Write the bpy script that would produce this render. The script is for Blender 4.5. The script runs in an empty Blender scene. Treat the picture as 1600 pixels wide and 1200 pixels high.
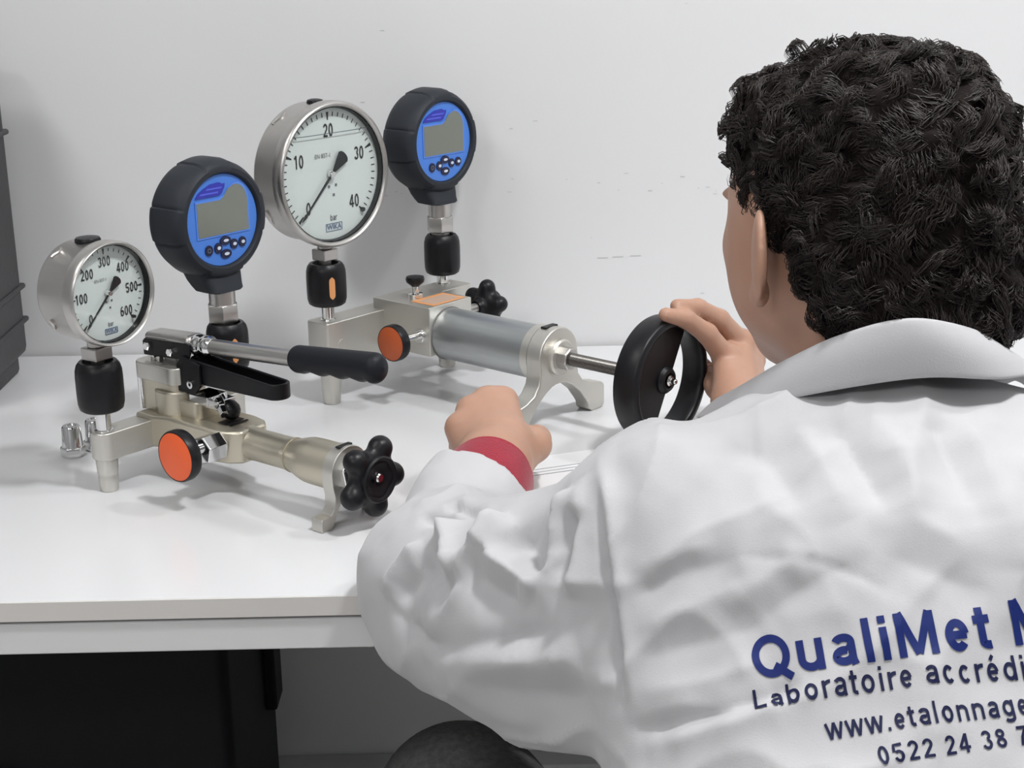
import bpy, bmesh, math, random
import numpy as np
from mathutils import Vector, Matrix
from mathutils.bvhtree import BVHTree
random.seed(7); np.random.seed(7)
scene = bpy.context.scene
C = scene.collection
PI = math.pi
T = 0.75                     # height of the desk top above the floor

# ------------------------------------------------------------------ camera, world, exposure
F_PX, PITCH, ROLL, CAMH = 2407.0, 0.2935, 0.015, 0.547
cam_d = bpy.data.cameras.new('camera'); cam = bpy.data.objects.new('camera', cam_d); C.objects.link(cam)
cam_d.sensor_fit = 'HORIZONTAL'; cam_d.sensor_width = 36.0; cam_d.lens = 36.0 * F_PX / 1600.0
cam_d.clip_start = 0.02
fw = Vector((0, math.cos(PITCH), -math.sin(PITCH))); u0 = Vector((0, math.sin(PITCH), math.cos(PITCH))); r0 = Vector((1, 0, 0))
rt = r0 * math.cos(ROLL) - u0 * math.sin(ROLL); up = u0 * math.cos(ROLL) + r0 * math.sin(ROLL)
cam.matrix_world = Matrix(((rt.x, up.x, -fw.x, 0), (rt.y, up.y, -fw.y, 0), (rt.z, up.z, -fw.z, T + CAMH), (0, 0, 0, 1)))
scene.camera = cam

world = bpy.data.worlds.new('world'); scene.world = world; world.use_nodes = True
world.node_tree.nodes['Background'].inputs[0].default_value = (0.9, 0.93, 1.0, 1)
world.node_tree.nodes['Background'].inputs[1].default_value = 0.0
vs = scene.view_settings
vs.view_transform = 'Standard'; vs.look = 'None'; vs.gamma = 1.0; vs.use_curve_mapping = False
vs.exposure = -0.55
scene.cycles.use_denoising = True; scene.cycles.use_adaptive_sampling = True; scene.cycles.adaptive_threshold = 0.03
scene.cycles.max_bounces = 5; scene.cycles.glossy_bounces = 3; scene.cycles.transparent_max_bounces = 6; scene.cycles.caustics_reflective = False; scene.cycles.caustics_refractive = False
LAMPS = [  # x, y, size, power
    (0.52, 0.80, 0.18, 36.0),
    (1.15, 1.30, 0.18, 17.0),
    (-1.25, 0.70, 0.60, 12.0),
    (0.30, -1.40, 0.60, 4.0),  # added fill lamp behind the camera, rear right
    (-1.25, -1.40, 0.60, 36.0),  # added fill lamp behind the camera, lifts the sleeve and front rail
]
CEIL = 2.60

# ------------------------------------------------------------------ materials
def mat(name, col, rough=0.5, metal=0.0, var=0.0, vscale=8.0, bump=0.0, bscale=60.0, spec=0.5, coat=0.0, stretch=None, sheen=0.0, sss=0.0, rvar=0.0, col2=None):
    m = bpy.data.materials.new(name); m.use_nodes = True
    nt = m.node_tree; N = nt.nodes; L = nt.links; b = N['Principled BSDF']
    b.inputs['Base Color'].default_value = (*col, 1); b.inputs['Roughness'].default_value = rough
    b.inputs['Metallic'].default_value = metal; b.inputs['Specular IOR Level'].default_value = spec
    b.inputs['Coat Weight'].default_value = coat; b.inputs['Coat Roughness'].default_value = 0.08
    b.inputs['Sheen Weight'].default_value = sheen
    if sss:
        b.inputs['Subsurface Weight'].default_value = sss; b.inputs['Subsurface Radius'].default_value = (0.012, 0.004, 0.002)
    tc = N.new('ShaderNodeTexCoord'); mp = N.new('ShaderNodeMapping'); L.new(tc.outputs['Object'], mp.inputs[0])
    if stretch: mp.inputs['Scale'].default_value = stretch
    nz = N.new('ShaderNodeTexNoise'); nz.inputs['Scale'].default_value = vscale; nz.inputs['Detail'].default_value = 5
    L.new(mp.outputs[0], nz.inputs['Vector'])
    mx = N.new('ShaderNodeMix'); mx.data_type = 'RGBA'
    c2 = col2 if col2 else tuple(max(0, c * (1 - max(var, 0.02))) for c in col)
    mx.inputs[6].default_value = (*col, 1); mx.inputs[7].default_value = (*c2, 1)
    L.new(nz.outputs['Fac'], mx.inputs[0]); L.new(mx.outputs[2], b.inputs['Base Color'])
    if rvar:
        mr = N.new('ShaderNodeMapRange'); mr.inputs[3].default_value = max(0.02, rough - rvar); mr.inputs[4].default_value = rough + rvar
        L.new(nz.outputs['Fac'], mr.inputs[0]); L.new(mr.outputs[0], b.inputs['Roughness'])
    if bump:
        n2 = N.new('ShaderNodeTexNoise'); n2.inputs['Scale'].default_value = bscale; n2.inputs['Detail'].default_value = 3
        L.new(mp.outputs[0], n2.inputs['Vector'])
        bp = N.new('ShaderNodeBump'); bp.inputs['Strength'].default_value = bump; bp.inputs['Distance'].default_value = 0.002
        L.new(n2.outputs['Fac'], bp.inputs['Height']); L.new(bp.outputs[0], b.inputs['Normal'])
    return m

M = {}
M['wall'] = mat('wall_paint', (0.76, 0.76, 0.765), 0.55, var=0.03, vscale=2.0, bump=0.05, bscale=140)
M['wall_grey'] = mat('unseen_wall_grey', (0.36, 0.36, 0.37), 0.6, var=0.05, vscale=2)  # unseen walls, greyed so the metal picks up darker reflections
M['ceiling'] = mat('ceiling_paint', (0.80, 0.80, 0.80), 0.8, var=0.03, vscale=3)
M['floor'] = mat('floor_tile', (0.60, 0.59, 0.57), 0.35, var=0.12, vscale=6)
M['laminate'] = mat('white_laminate', (0.735, 0.735, 0.745), 0.22, var=0.02, vscale=5, spec=0.45)
M['edge'] = mat('edge_band', (0.70, 0.675, 0.65), 0.5, var=0.06, vscale=3)
M['rail'] = mat('grey_rail', (0.74, 0.74, 0.745), 0.4, var=0.05, vscale=4)
M['gap'] = mat('rail_shadow_gap', (0.25, 0.24, 0.24), 0.6)
M['nickel'] = mat('satin_nickel', (0.68, 0.66, 0.61), 0.40, 0.85, var=0.08, vscale=14, bump=0.06, bscale=500, rvar=0.06)
M['champagne'] = mat('champagne_nickel', (0.66, 0.61, 0.50), 0.40, 0.85, var=0.08, vscale=14, bump=0.06, bscale=500, rvar=0.06)
M['steel'] = mat('brushed_steel', (0.58, 0.56, 0.54), 0.36, 1.0, var=0.10, vscale=30, stretch=(1, 6, 1), rvar=0.08)
M['chrome'] = mat('chrome', (0.80, 0.80, 0.80), 0.10, 1.0, var=0.04)
M['zinc'] = mat('zinc_tube', (0.52, 0.54, 0.545), 0.36, 0.85, var=0.28, vscale=22, stretch=(0.6, 8, 8), rvar=0.08)
M['rod'] = mat('dark_threaded_rod', (0.16, 0.15, 0.14), 0.34, 0.9, var=0.3, vscale=200)
M['black'] = mat('black_plastic', (0.010, 0.010, 0.012), 0.38, spec=0.3, var=0.3, vscale=40, bump=0.04, bscale=300)
M['rubber'] = mat('dark_rubber', (0.024, 0.028, 0.036), 0.55, spec=0.3, var=0.2, vscale=30, bump=0.05, bscale=400)
M['grip'] = mat('grip_rubber', (0.011, 0.012, 0.017), 0.5, spec=0.25, var=0.2, vscale=30, bump=0.05, bscale=300)
M['orange'] = mat('orange_disc', (0.90, 0.13, 0.03), 0.45, var=0.06, vscale=30)
M['orange_dull'] = mat('dull_orange_disc', (0.52, 0.10, 0.025), 0.45, var=0.08, vscale=30)
M['tan'] = mat('orange_label', (0.80, 0.36, 0.14), 0.5, var=0.08, vscale=60)
M['tan_print'] = mat('label_print', (0.56, 0.40, 0.31), 0.5, var=0.2, vscale=300)
M['dial'] = mat('dial_white', (0.80, 0.83, 0.82), 0.5, var=0.02)
M['ink'] = mat('dial_ink', (0.012, 0.012, 0.014), 0.5)
M['inkgrey'] = mat('dial_grey_ink', (0.16, 0.17, 0.18), 0.5)
M['logo'] = mat('dial_blue_ink', (0.12, 0.17, 0.30), 0.5)
M['blue'] = mat('blue_face', (0.070, 0.225, 0.72), 0.38, var=0.06, vscale=20)
M['badge'] = mat('badge_violet', (0.03, 0.035, 0.42), 0.35, var=0.1, vscale=40)
M['badge_light'] = mat('badge_stroke', (0.10, 0.14, 0.75), 0.35)
M['bluefrm'] = mat('light_blue_line', (0.10, 0.26, 0.80), 0.38)
M['lcd'] = mat('lcd_grey', (0.19, 0.205, 0.175), 0.16, var=0.05, vscale=10, spec=0.6)
M['button'] = mat('button_navy', (0.008, 0.010, 0.05), 0.4, var=0.1)
M['mark'] = mat('button_mark', (0.65, 0.70, 0.80), 0.5)
M['paper'] = mat('paper_white', (0.83, 0.83, 0.84), 0.7, var=0.02)
M['coat'] = mat('white_cotton_coat', (0.525, 0.52, 0.535), 0.85, var=0.03, vscale=5, bump=0.10, bscale=900, spec=0.2, sheen=0.2)
M['red'] = mat('red_knit', (0.37, 0.008, 0.032), 0.85, var=0.3, vscale=50, bump=0.5, bscale=500, spec=0.2, sheen=0.2)
M['skin'] = mat('skin', (0.50, 0.295, 0.210), 0.48, var=0.12, vscale=30, bump=0.08, bscale=420, sss=0.25, col2=(0.43, 0.235, 0.16))
M['hair'] = mat('dark_curly_hair', (0.014, 0.010, 0.009), 0.9, var=0.4, vscale=60, spec=0.15, bump=0.4, bscale=220)
M['strand'] = mat('dark_hair_strand', (0.032, 0.022, 0.019), 0.48, var=0.6, vscale=40, spec=0.45)
M['navy'] = mat('coat_print_navy', (0.004, 0.016, 0.135), 0.6, var=0.1, vscale=20, spec=0.3)
M['navy_dark'] = mat('coat_print_dark_navy', (0.006, 0.009, 0.050), 0.6, var=0.1, vscale=20, spec=0.3)
M['trouser'] = mat('charcoal_melange', (0.125, 0.125, 0.125), 0.9, var=0.75, vscale=150, bump=0.4, bscale=300, spec=0.2)
M['shoe'] = mat('black_leather', (0.02, 0.02, 0.02), 0.4, var=0.2)
M['case'] = mat('case_plastic', (0.045, 0.045, 0.048), 0.5, var=0.25, vscale=25, bump=0.25, bscale=350)
M['case_dark'] = mat('case_black_plastic', (0.006, 0.006, 0.008), 0.55, var=0.2, vscale=25, bump=0.2, bscale=300, spec=0.15)
M['trunk'] = mat('grey_trunking', (0.55, 0.55, 0.56), 0.5, var=0.05)
M['eye'] = mat('eye_white', (0.8, 0.78, 0.75), 0.2)
M['iris'] = mat('dark_iris', (0.03, 0.015, 0.008), 0.2)
M['nail'] = mat('finger_nail', (0.66, 0.40, 0.32), 0.3)

def glass_mat():
    m = bpy.data.materials.new('thin_glass'); m.use_nodes = True; nt = m.node_tree; N = nt.nodes; L = nt.links
    N.remove(N['Principled BSDF']); out = N['Material Output']
    tr = N.new('ShaderNodeBsdfTransparent'); gl = N.new('ShaderNodeBsdfGlossy'); gl.inputs['Roughness'].default_value = 0.03
    fr = N.new('ShaderNodeFresnel'); fr.inputs['IOR'].default_value = 1.45; mx = N.new('ShaderNodeMixShader')
    ge = N.new('ShaderNodeNewGeometry'); mu = N.new('ShaderNodeMath'); mu.operation = 'MULTIPLY'; iv = N.new('ShaderNodeMath'); iv.operation = 'SUBTRACT'; iv.inputs[0].default_value = 1.0
    L.new(ge.outputs['Backfacing'], iv.inputs[1]); L.new(fr.outputs[0], mu.inputs[0]); L.new(iv.outputs[0], mu.inputs[1])
    tr.inputs[0].default_value = (0.96, 0.975, 0.97, 1)
    L.new(mu.outputs[0], mx.inputs[0]); L.new(tr.outputs[0], mx.inputs[1]); L.new(gl.outputs[0], mx.inputs[2]); L.new(mx.outputs[0], out.inputs[0])
    return m
M['glass'] = glass_mat()
def emit_mat():
    m = bpy.data.materials.new('led_diffuser'); m.use_nodes = True; b = m.node_tree.nodes['Principled BSDF']
    b.inputs['Emission Color'].default_value = (1, 0.98, 0.95, 1); b.inputs['Emission Strength'].default_value = 6.0; m.cycles.emission_sampling = 'NONE'
    return m
M['led'] = emit_mat()

# ------------------------------------------------------------------ mesh helpers: a shape is (verts, faces)
def join(*ss):
    V, Fs = [], []
    for v, f in ss:
        o = len(V); V += [tuple(p) for p in v]; Fs += [tuple(i + o for i in q) for q in f]
    return V, Fs
def xf(s, m): return [tuple(m @ Vector(p)) for p in s[0]], s[1]
def mv(s, x=0, y=0, z=0): return [(p[0] + x, p[1] + y, p[2] + z) for p in s[0]], s[1]
AX = {'x': Matrix.Rotation(PI / 2, 4, 'Y'), '-x': Matrix.Rotation(-PI / 2, 4, 'Y'), 'y': Matrix.Rotation(-PI / 2, 4, 'X'), '-y': Matrix.Rotation(PI / 2, 4, 'X'), 'z': Matrix.Identity(4), '-z': Matrix.Rotation(PI, 4, 'X')}
def aim(d, roll=0.0):
    return Vector(d).to_track_quat('Z', 'Y').to_matrix().to_4x4() @ Matrix.Rotation(roll, 4, 'Z')
def box(x0, x1, y0, y1, z0, z1):
    v = [(x, y, z) for z in (z0, z1) for y in (y0, y1) for x in (x0, x1)]
    return v, [(0, 2, 3, 1), (4, 5, 7, 6), (0, 1, 5, 4), (2, 6, 7, 3), (0, 4, 6, 2), (1, 3, 7, 5)]
def lathe(prof, seg=48, axis='z', at=(0, 0, 0), rot=0.0, caps=True):
    V, Fs = [], []; n = len(prof)
    for r, h in prof:
        for k in range(seg):
            a = 2 * PI * k / seg + rot; V.append((r * math.cos(a), r * math.sin(a), h))
    for i in range(n - 1):
        for k in range(seg):
            k2 = (k + 1) % seg; Fs.append((i * seg + k, i * seg + k2, (i + 1) * seg + k2, (i + 1) * seg + k))
    if caps:
        Fs.append(tuple(range(seg - 1, -1, -1))); Fs.append(tuple((n - 1) * seg + k for k in range(seg)))
    m = axis if isinstance(axis, Matrix) else AX[axis]
    return xf((V, Fs), Matrix.Translation(at) @ m)
def ring(prof, seg=64, axis='z', at=(0, 0, 0)):      # closed profile, no caps
    V, Fs = [], []; n = len(prof)
    for r, h in prof:
        for k in range(seg):
            a = 2 * PI * k / seg; V.append((r * math.cos(a), r * math.sin(a), h))
    for i in range(n):
        j = (i + 1) % n
        for k in range(seg):
            k2 = (k + 1) % seg; Fs.append((i * seg + k, i * seg + k2, j * seg + k2, j * seg + k))
    m = axis if isinstance(axis, Matrix) else AX[axis]
    return xf((V, Fs), Matrix.Translation(at) @ m)
def prism(poly, h0, h1):                              # poly in xy, extruded along z
    n = len(poly); V = [(x, y, h0) for x, y in poly] + [(x, y, h1) for x, y in poly]
    Fs = [tuple(range(n - 1, -1, -1)), tuple(range(n, 2 * n))] + [(i, (i + 1) % n, (i + 1) % n + n, i + n) for i in range(n)]
    return V, Fs
YZ = Matrix(((0, 0, 1, 0), (1, 0, 0, 0), (0, 1, 0, 0), (0, 0, 0, 1)))    # (u,v,h) -> (x=h, y=u, z=v)
XZ = Matrix(((1, 0, 0, 0), (0, 0, -1, 0), (0, 1, 0, 0), (0, 0, 0, 1)))   # (u,v,h) -> (x=u, y=-h, z=v)
def stadium(x0, x1, y0, y1, r, n=6):
    P = []
    for cx, cy, a0 in ((x1 - r, y0 + r, -PI / 2), (x1 - r, y1 - r, 0), (x0 + r, y1 - r, PI / 2), (x0 + r, y0 + r, PI)):
        for k in range(n + 1): a = a0 + PI / 2 * k / n; P.append((cx + r * math.cos(a), cy + r * math.sin(a)))
    return P
def tube(pts, rad, seg=16, cap=True):
    P = [Vector(p) for p in pts]; n = len(P); R = rad if isinstance(rad, (list, tuple)) else [rad] * n
    V, Fs = [], []; nrm = None
    for i, p in enumerate(P):
        t = (P[min(i + 1, n - 1)] - P[max(i - 1, 0)]).normalized()
        if nrm is None:
            nrm = t.orthogonal().normalized()
        else:
            nrm = (nrm - t * nrm.dot(t)).normalized()
        b = t.cross(nrm)
        for k in range(seg):
            a = 2 * PI * k / seg; V.append(tuple(p + (nrm * math.cos(a) + b * math.sin(a)) * R[i]))
    for i in range(n - 1):
        for k in range(seg):
            k2 = (k + 1) % seg; Fs.append((i * seg + k, i * seg + k2, (i + 1) * seg + k2, (i + 1) * seg + k))
    if cap: Fs.append(tuple(range(seg - 1, -1, -1))); Fs.append(tuple((n - 1) * seg + k for k in range(seg)))
    return V, Fs
def catmull(pts, n):
    P = [np.array(p, float) for p in pts]; P = [2 * P[0] - P[1]] + P + [2 * P[-1] - P[-2]]
    m = len(P) - 3; out = []
    for k in range(n):
        u = k / (n - 1) * m; i = min(int(u), m - 1); t = u - i
        a, b, c, d = P[i:i + 4]
        out.append(0.5 * ((2 * b) + (c - a) * t + (2 * a - 5 * b + 4 * c - d) * t * t + (3 * b - a - 3 * c + d) * t ** 3))
    return out
def flat(poly, x):                                    # a printed mark on a dial: poly in (y,z), very thin
    return xf(prism(poly, x, x + 0.0003), YZ)

def obj(name, shape, m, parent=None, bevel=0.0, bseg=2, smooth=40, loc=None):
    me = bpy.data.meshes.new(name); V, Fs = shape
    me.from_pydata([tuple(p) for p in V], [], [tuple(f) for f in Fs]); me.update()
    bm = bmesh.new(); bm.from_mesh(me); bmesh.ops.recalc_face_normals(bm, faces=bm.faces); bm.to_mesh(me); bm.free()
    me.materials.append(M[m] if isinstance(m, str) else m)
    for p in me.polygons: p.use_smooth = True
    if smooth and smooth < 180: me.set_sharp_from_angle(angle=math.radians(smooth))
    o = bpy.data.objects.new(name, me); C.objects.link(o)
    if parent: o.parent = parent
    if loc: o.location = loc
    if bevel:
        b = o.modifiers.new('bevel', 'BEVEL'); b.width = bevel; b.segments = bseg; b.limit_method = 'ANGLE'; b.angle_limit = math.radians(35); b.harden_normals = True
    return o
def tag(o, label=None, cat=None, group=None, kind=None):
    if label: o['label'] = label
    if cat: o['category'] = cat
    if group: o['group'] = group
    if kind: o['kind'] = kind
    return o
def thing(name, label, cat, loc, rz=0.0, group=None):
    o = bpy.data.objects.new(name, None); C.objects.link(o); o.empty_display_size = 0.02
    o.location = loc; o.rotation_euler = (0, 0, rz); return tag(o, label, cat, group)

def text_shape(s, size, bold=0.0, align='CENTER', spacing=1.0, xs=1.0):
    cu = bpy.data.curves.new('t', 'FONT'); cu.body = s; cu.size = size; cu.align_x = align; cu.align_y = 'CENTER' if align == 'CENTER' else 'BOTTOM_BASELINE'
    cu.offset = bold; cu.space_character = spacing; cu.resolution_u = 3
    o = bpy.data.objects.new('t', cu); C.objects.link(o)
    dg = bpy.context.evaluated_depsgraph_get(); me = o.evaluated_get(dg).to_mesh()
    V = [(v.co.x * xs, v.co.y, 0.0) for v in me.vertices]; Fs = [tuple(p.vertices) for p in me.polygons]
    o.evaluated_get(dg).to_mesh_clear(); bpy.data.objects.remove(o); bpy.data.curves.remove(cu)
    return V, Fs
def dial_num(s, cap, y, z, x, w=.15, xs=.72):
    v, f = stroke_text(s, w, -.04, xs); mx = max(p[0] for p in v); mn = min(p[0] for p in v)
    return [(x, y + (p[0] - (mx + mn) / 2) * cap, z + (p[1] - .5) * cap) for p in v], f
def dial_text(s, size, y, z, x, bold=0.0, xs=1.0):
    v, f = text_shape(s, size, bold, xs=xs)
    return [(x, y + p[0], z + p[1]) for p in v], f

# a plain grotesque drawn as strokes: cap height 1, every glyph a list of centre lines
def _E(cx, cy, rx, ry, a0, a1, n=18): return [(cx + rx * math.cos(math.radians(a0 + (a1 - a0) * k / n)), cy + ry * math.sin(math.radians(a0 + (a1 - a0) * k / n))) for k in range(n + 1)]
def glyph(ch, w):
    h = w / 2; X = .735; X2 = X / 2; r = X2 - h; G = {}
    wid = {'Q': 1.09, 'u': .853, 'a': .777, 'l': .388, 'i': .388, 'M': 1.163, 'e': .777, 't': .465, ' ': .388, 'L': .82, 'b': .853, 'o': .853, 'r': .543, 'c': .777, 'd': .853, 'é': .777, 'w': 1.087, '.': .388, 'n': .853, 'g': .853}.get(ch, .777)
    L = .10 if ch not in 'QM' else .07; Rr = wid - .10; m = (L + Rr) / 2; rx = (Rr - L) / 2 - h
    if ch == 'l': st = [[(wid / 2, 0), (wid / 2, 1)]]
    elif ch == 'i': st = [[(wid / 2, 0), (wid / 2, X)], [(wid / 2, 1 - w * .95), (wid / 2, 1)]]
    elif ch == '.': st = [[(wid / 2, 0), (wid / 2, w)]]
    elif ch == 'L': st = [[(L + h, 1), (L + h, 0)], [(L + h, h), (Rr, h)]]
    elif ch == 'M': a = .09 + h; b = wid - .09 - h; st = [[(a, 0), (a, 1)], [(b, 0), (b, 1)], [(a + .02, 1), (wid / 2, .05)], [(b - .02, 1), (wid / 2, .05)]]
    elif ch == 'Q': st = [_E(wid / 2, .5, wid / 2 - .06 - h, .5 - h, 0, 360, 36), [(wid * .56, .27), (wid - .07, -.05)]]
    elif ch == 'o': st = [_E(m, X2, rx, r, 0, 360, 30)]
    elif ch in 'eé':
        st = [[(L + h, X2), (Rr - h * .6, X2)], _E(m, X2, rx, r, 4, 318, 28)]
        if ch == 'é': st.append([(m - .05, X + .10), (m + .10, X + .30)])
    elif ch == 'c': st = [_E(m, X2, rx, r, 42, 318, 26)]
    elif ch == 'u': st = [[(L + h, X), (L + h, r + h)] + _E(m, .27 + h * .2, rx, .27 - h * .8, 180, 350, 14), [(Rr - h, 0), (Rr - h, X)]]
    elif ch == 'n': st = [[(L + h, 0), (L + h, X)], _E(m, X - .27, rx, .27 - h, 170, 0, 14) + [(Rr - h, 0)]]
    elif ch == 'r': st = [[(L + h, 0), (L + h, X)], _E(L + h + .30, X - .30, .30, .30 - h, 165, 78, 8)]
    elif ch == 'b': st = [[(L + h, 0), (L + h, 1)], _E(m, X2, rx, r, 0, 360, 30)]
    elif ch == 'd': st = [[(Rr - h, 0), (Rr - h, 1)], _E(m, X2, rx, r, 0, 360, 30)]
    elif ch == 'g': st = [[(Rr - h, X), (Rr - h, -.06)] + _E(m, -.06, rx, .20 - h, 0, -160, 12), _E(m, X2 + .01, rx, r - .01, 0, 360, 30)]
    elif ch == 'a': st = [_E(m, X - .21, rx, .21 - h, 165, 0, 12) + [(Rr - h, .12), (Rr - h + .03, .0)], _E(m - .01, .225, rx + .005, .225 - h, 62, 330, 20), [(m + rx * .46, .225 + (.225 - h) * .88), (Rr - h, .44)]]
    elif ch == 't': x = .21; st = [[(x, .93), (x, .20)] + _E(x + .15, .16, .15, .16 - h * .9, 180, 285, 8), [(.03, X - h * .8), (.43, X - h * .8)]]
    elif ch == 'w': a, b = .02 + h * .8, wid - .02 - h * .8; q = (b - a) / 4; st = [[(a, X), (a + q, 0)], [(a + q, 0), (a + 2 * q, X)], [(a + 2 * q, X), (a + 3 * q, 0)], [(a + 3 * q, 0), (b, X)]]
    elif ch == '0': st = [_E(m, .5, rx, .5 - h, 0, 360, 36)]
    elif ch == '1': st = [[(m + .08, 0), (m + .08, 1)], [(m + .08, .97), (m - .17, .76)]]
    elif ch == '2': st = [_E(m, .70, rx, .30 - h, 172, -32, 16) + [(L + h * .8, h)], [(L, h), (Rr, h)]]
    elif ch == '3': st = [_E(m, .735, rx * .92, .265 - h, 165, -80, 16), _E(m, .285, rx, .285 - h * .9, 82, -168, 18)]
    elif ch == '4': st = [[(Rr - .17, 0), (Rr - .17, 1)], [(Rr - .18, .97), (L + h * .2, .30)], [(L, .28), (Rr + .03, .28)]]
    elif ch == '5': st = [[(Rr - .03, 1 - h), (L + .10, 1 - h), (L + .055, .53)], _E(m, .315, rx, .315 - h, 132, -165, 22)]
    elif ch == '6': st = [_E(m, .32, rx, .32 - h, 0, 360, 28), _E(m + .06, .36, rx + .07, .64 - h, 178, 78, 14)]
    elif ch == '7': st = [[(L, 1 - h), (Rr, 1 - h)], [(Rr - h, 1 - h * 1.4), (m - .02, .45), (m - .10, 0)]]
    elif ch == '8': st = [_E(m, .745, rx * .88, .255 - h, 0, 360, 28), _E(m, .275, rx, .275 - h, 0, 360, 28)]
    else: st = []
    return wid, st
def stroke_text(s, w, track=0.0, xs=1.0):
    """returns (verts, faces) of a line of type, cap height 1, starting at x = 0 on the base line"""
    V, Fs = [], []; x0 = 0.0; h = w / 2
    for ch in s:
        wid, strokes = glyph(ch, w)
        for P in strokes:
            Q = [Vector(P[0])]
            for a, b in zip(P[:-1], P[1:]):
                a, b = Vector(a), Vector(b); n = max(1, int((b - a).length / .16))
                for k in range(1, n + 1): Q.append(a.lerp(b, k / n))
            if len(Q) < 2: continue
            closed = (Q[0] - Q[-1]).length < 1e-4
            o = len(V)
            for i, p in enumerate(Q):
                if closed and i in (0, len(Q) - 1): t = (Q[1] - Q[-2])
                else: t = Q[min(i + 1, len(Q) - 1)] - Q[max(i - 1, 0)]
                t = t.normalized(); n = Vector((-t.y, t.x))
                for sg in (1, -1):
                    q = p + n * h * sg; V.append(((q.x + x0) * xs, q.y, 0.0))
            for i in range(len(Q) - 1): Fs.append((o + 2 * i, o + 2 * i + 1, o + 2 * i + 3, o + 2 * i + 2))
        x0 += wid + track
    return V, Fs

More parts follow.
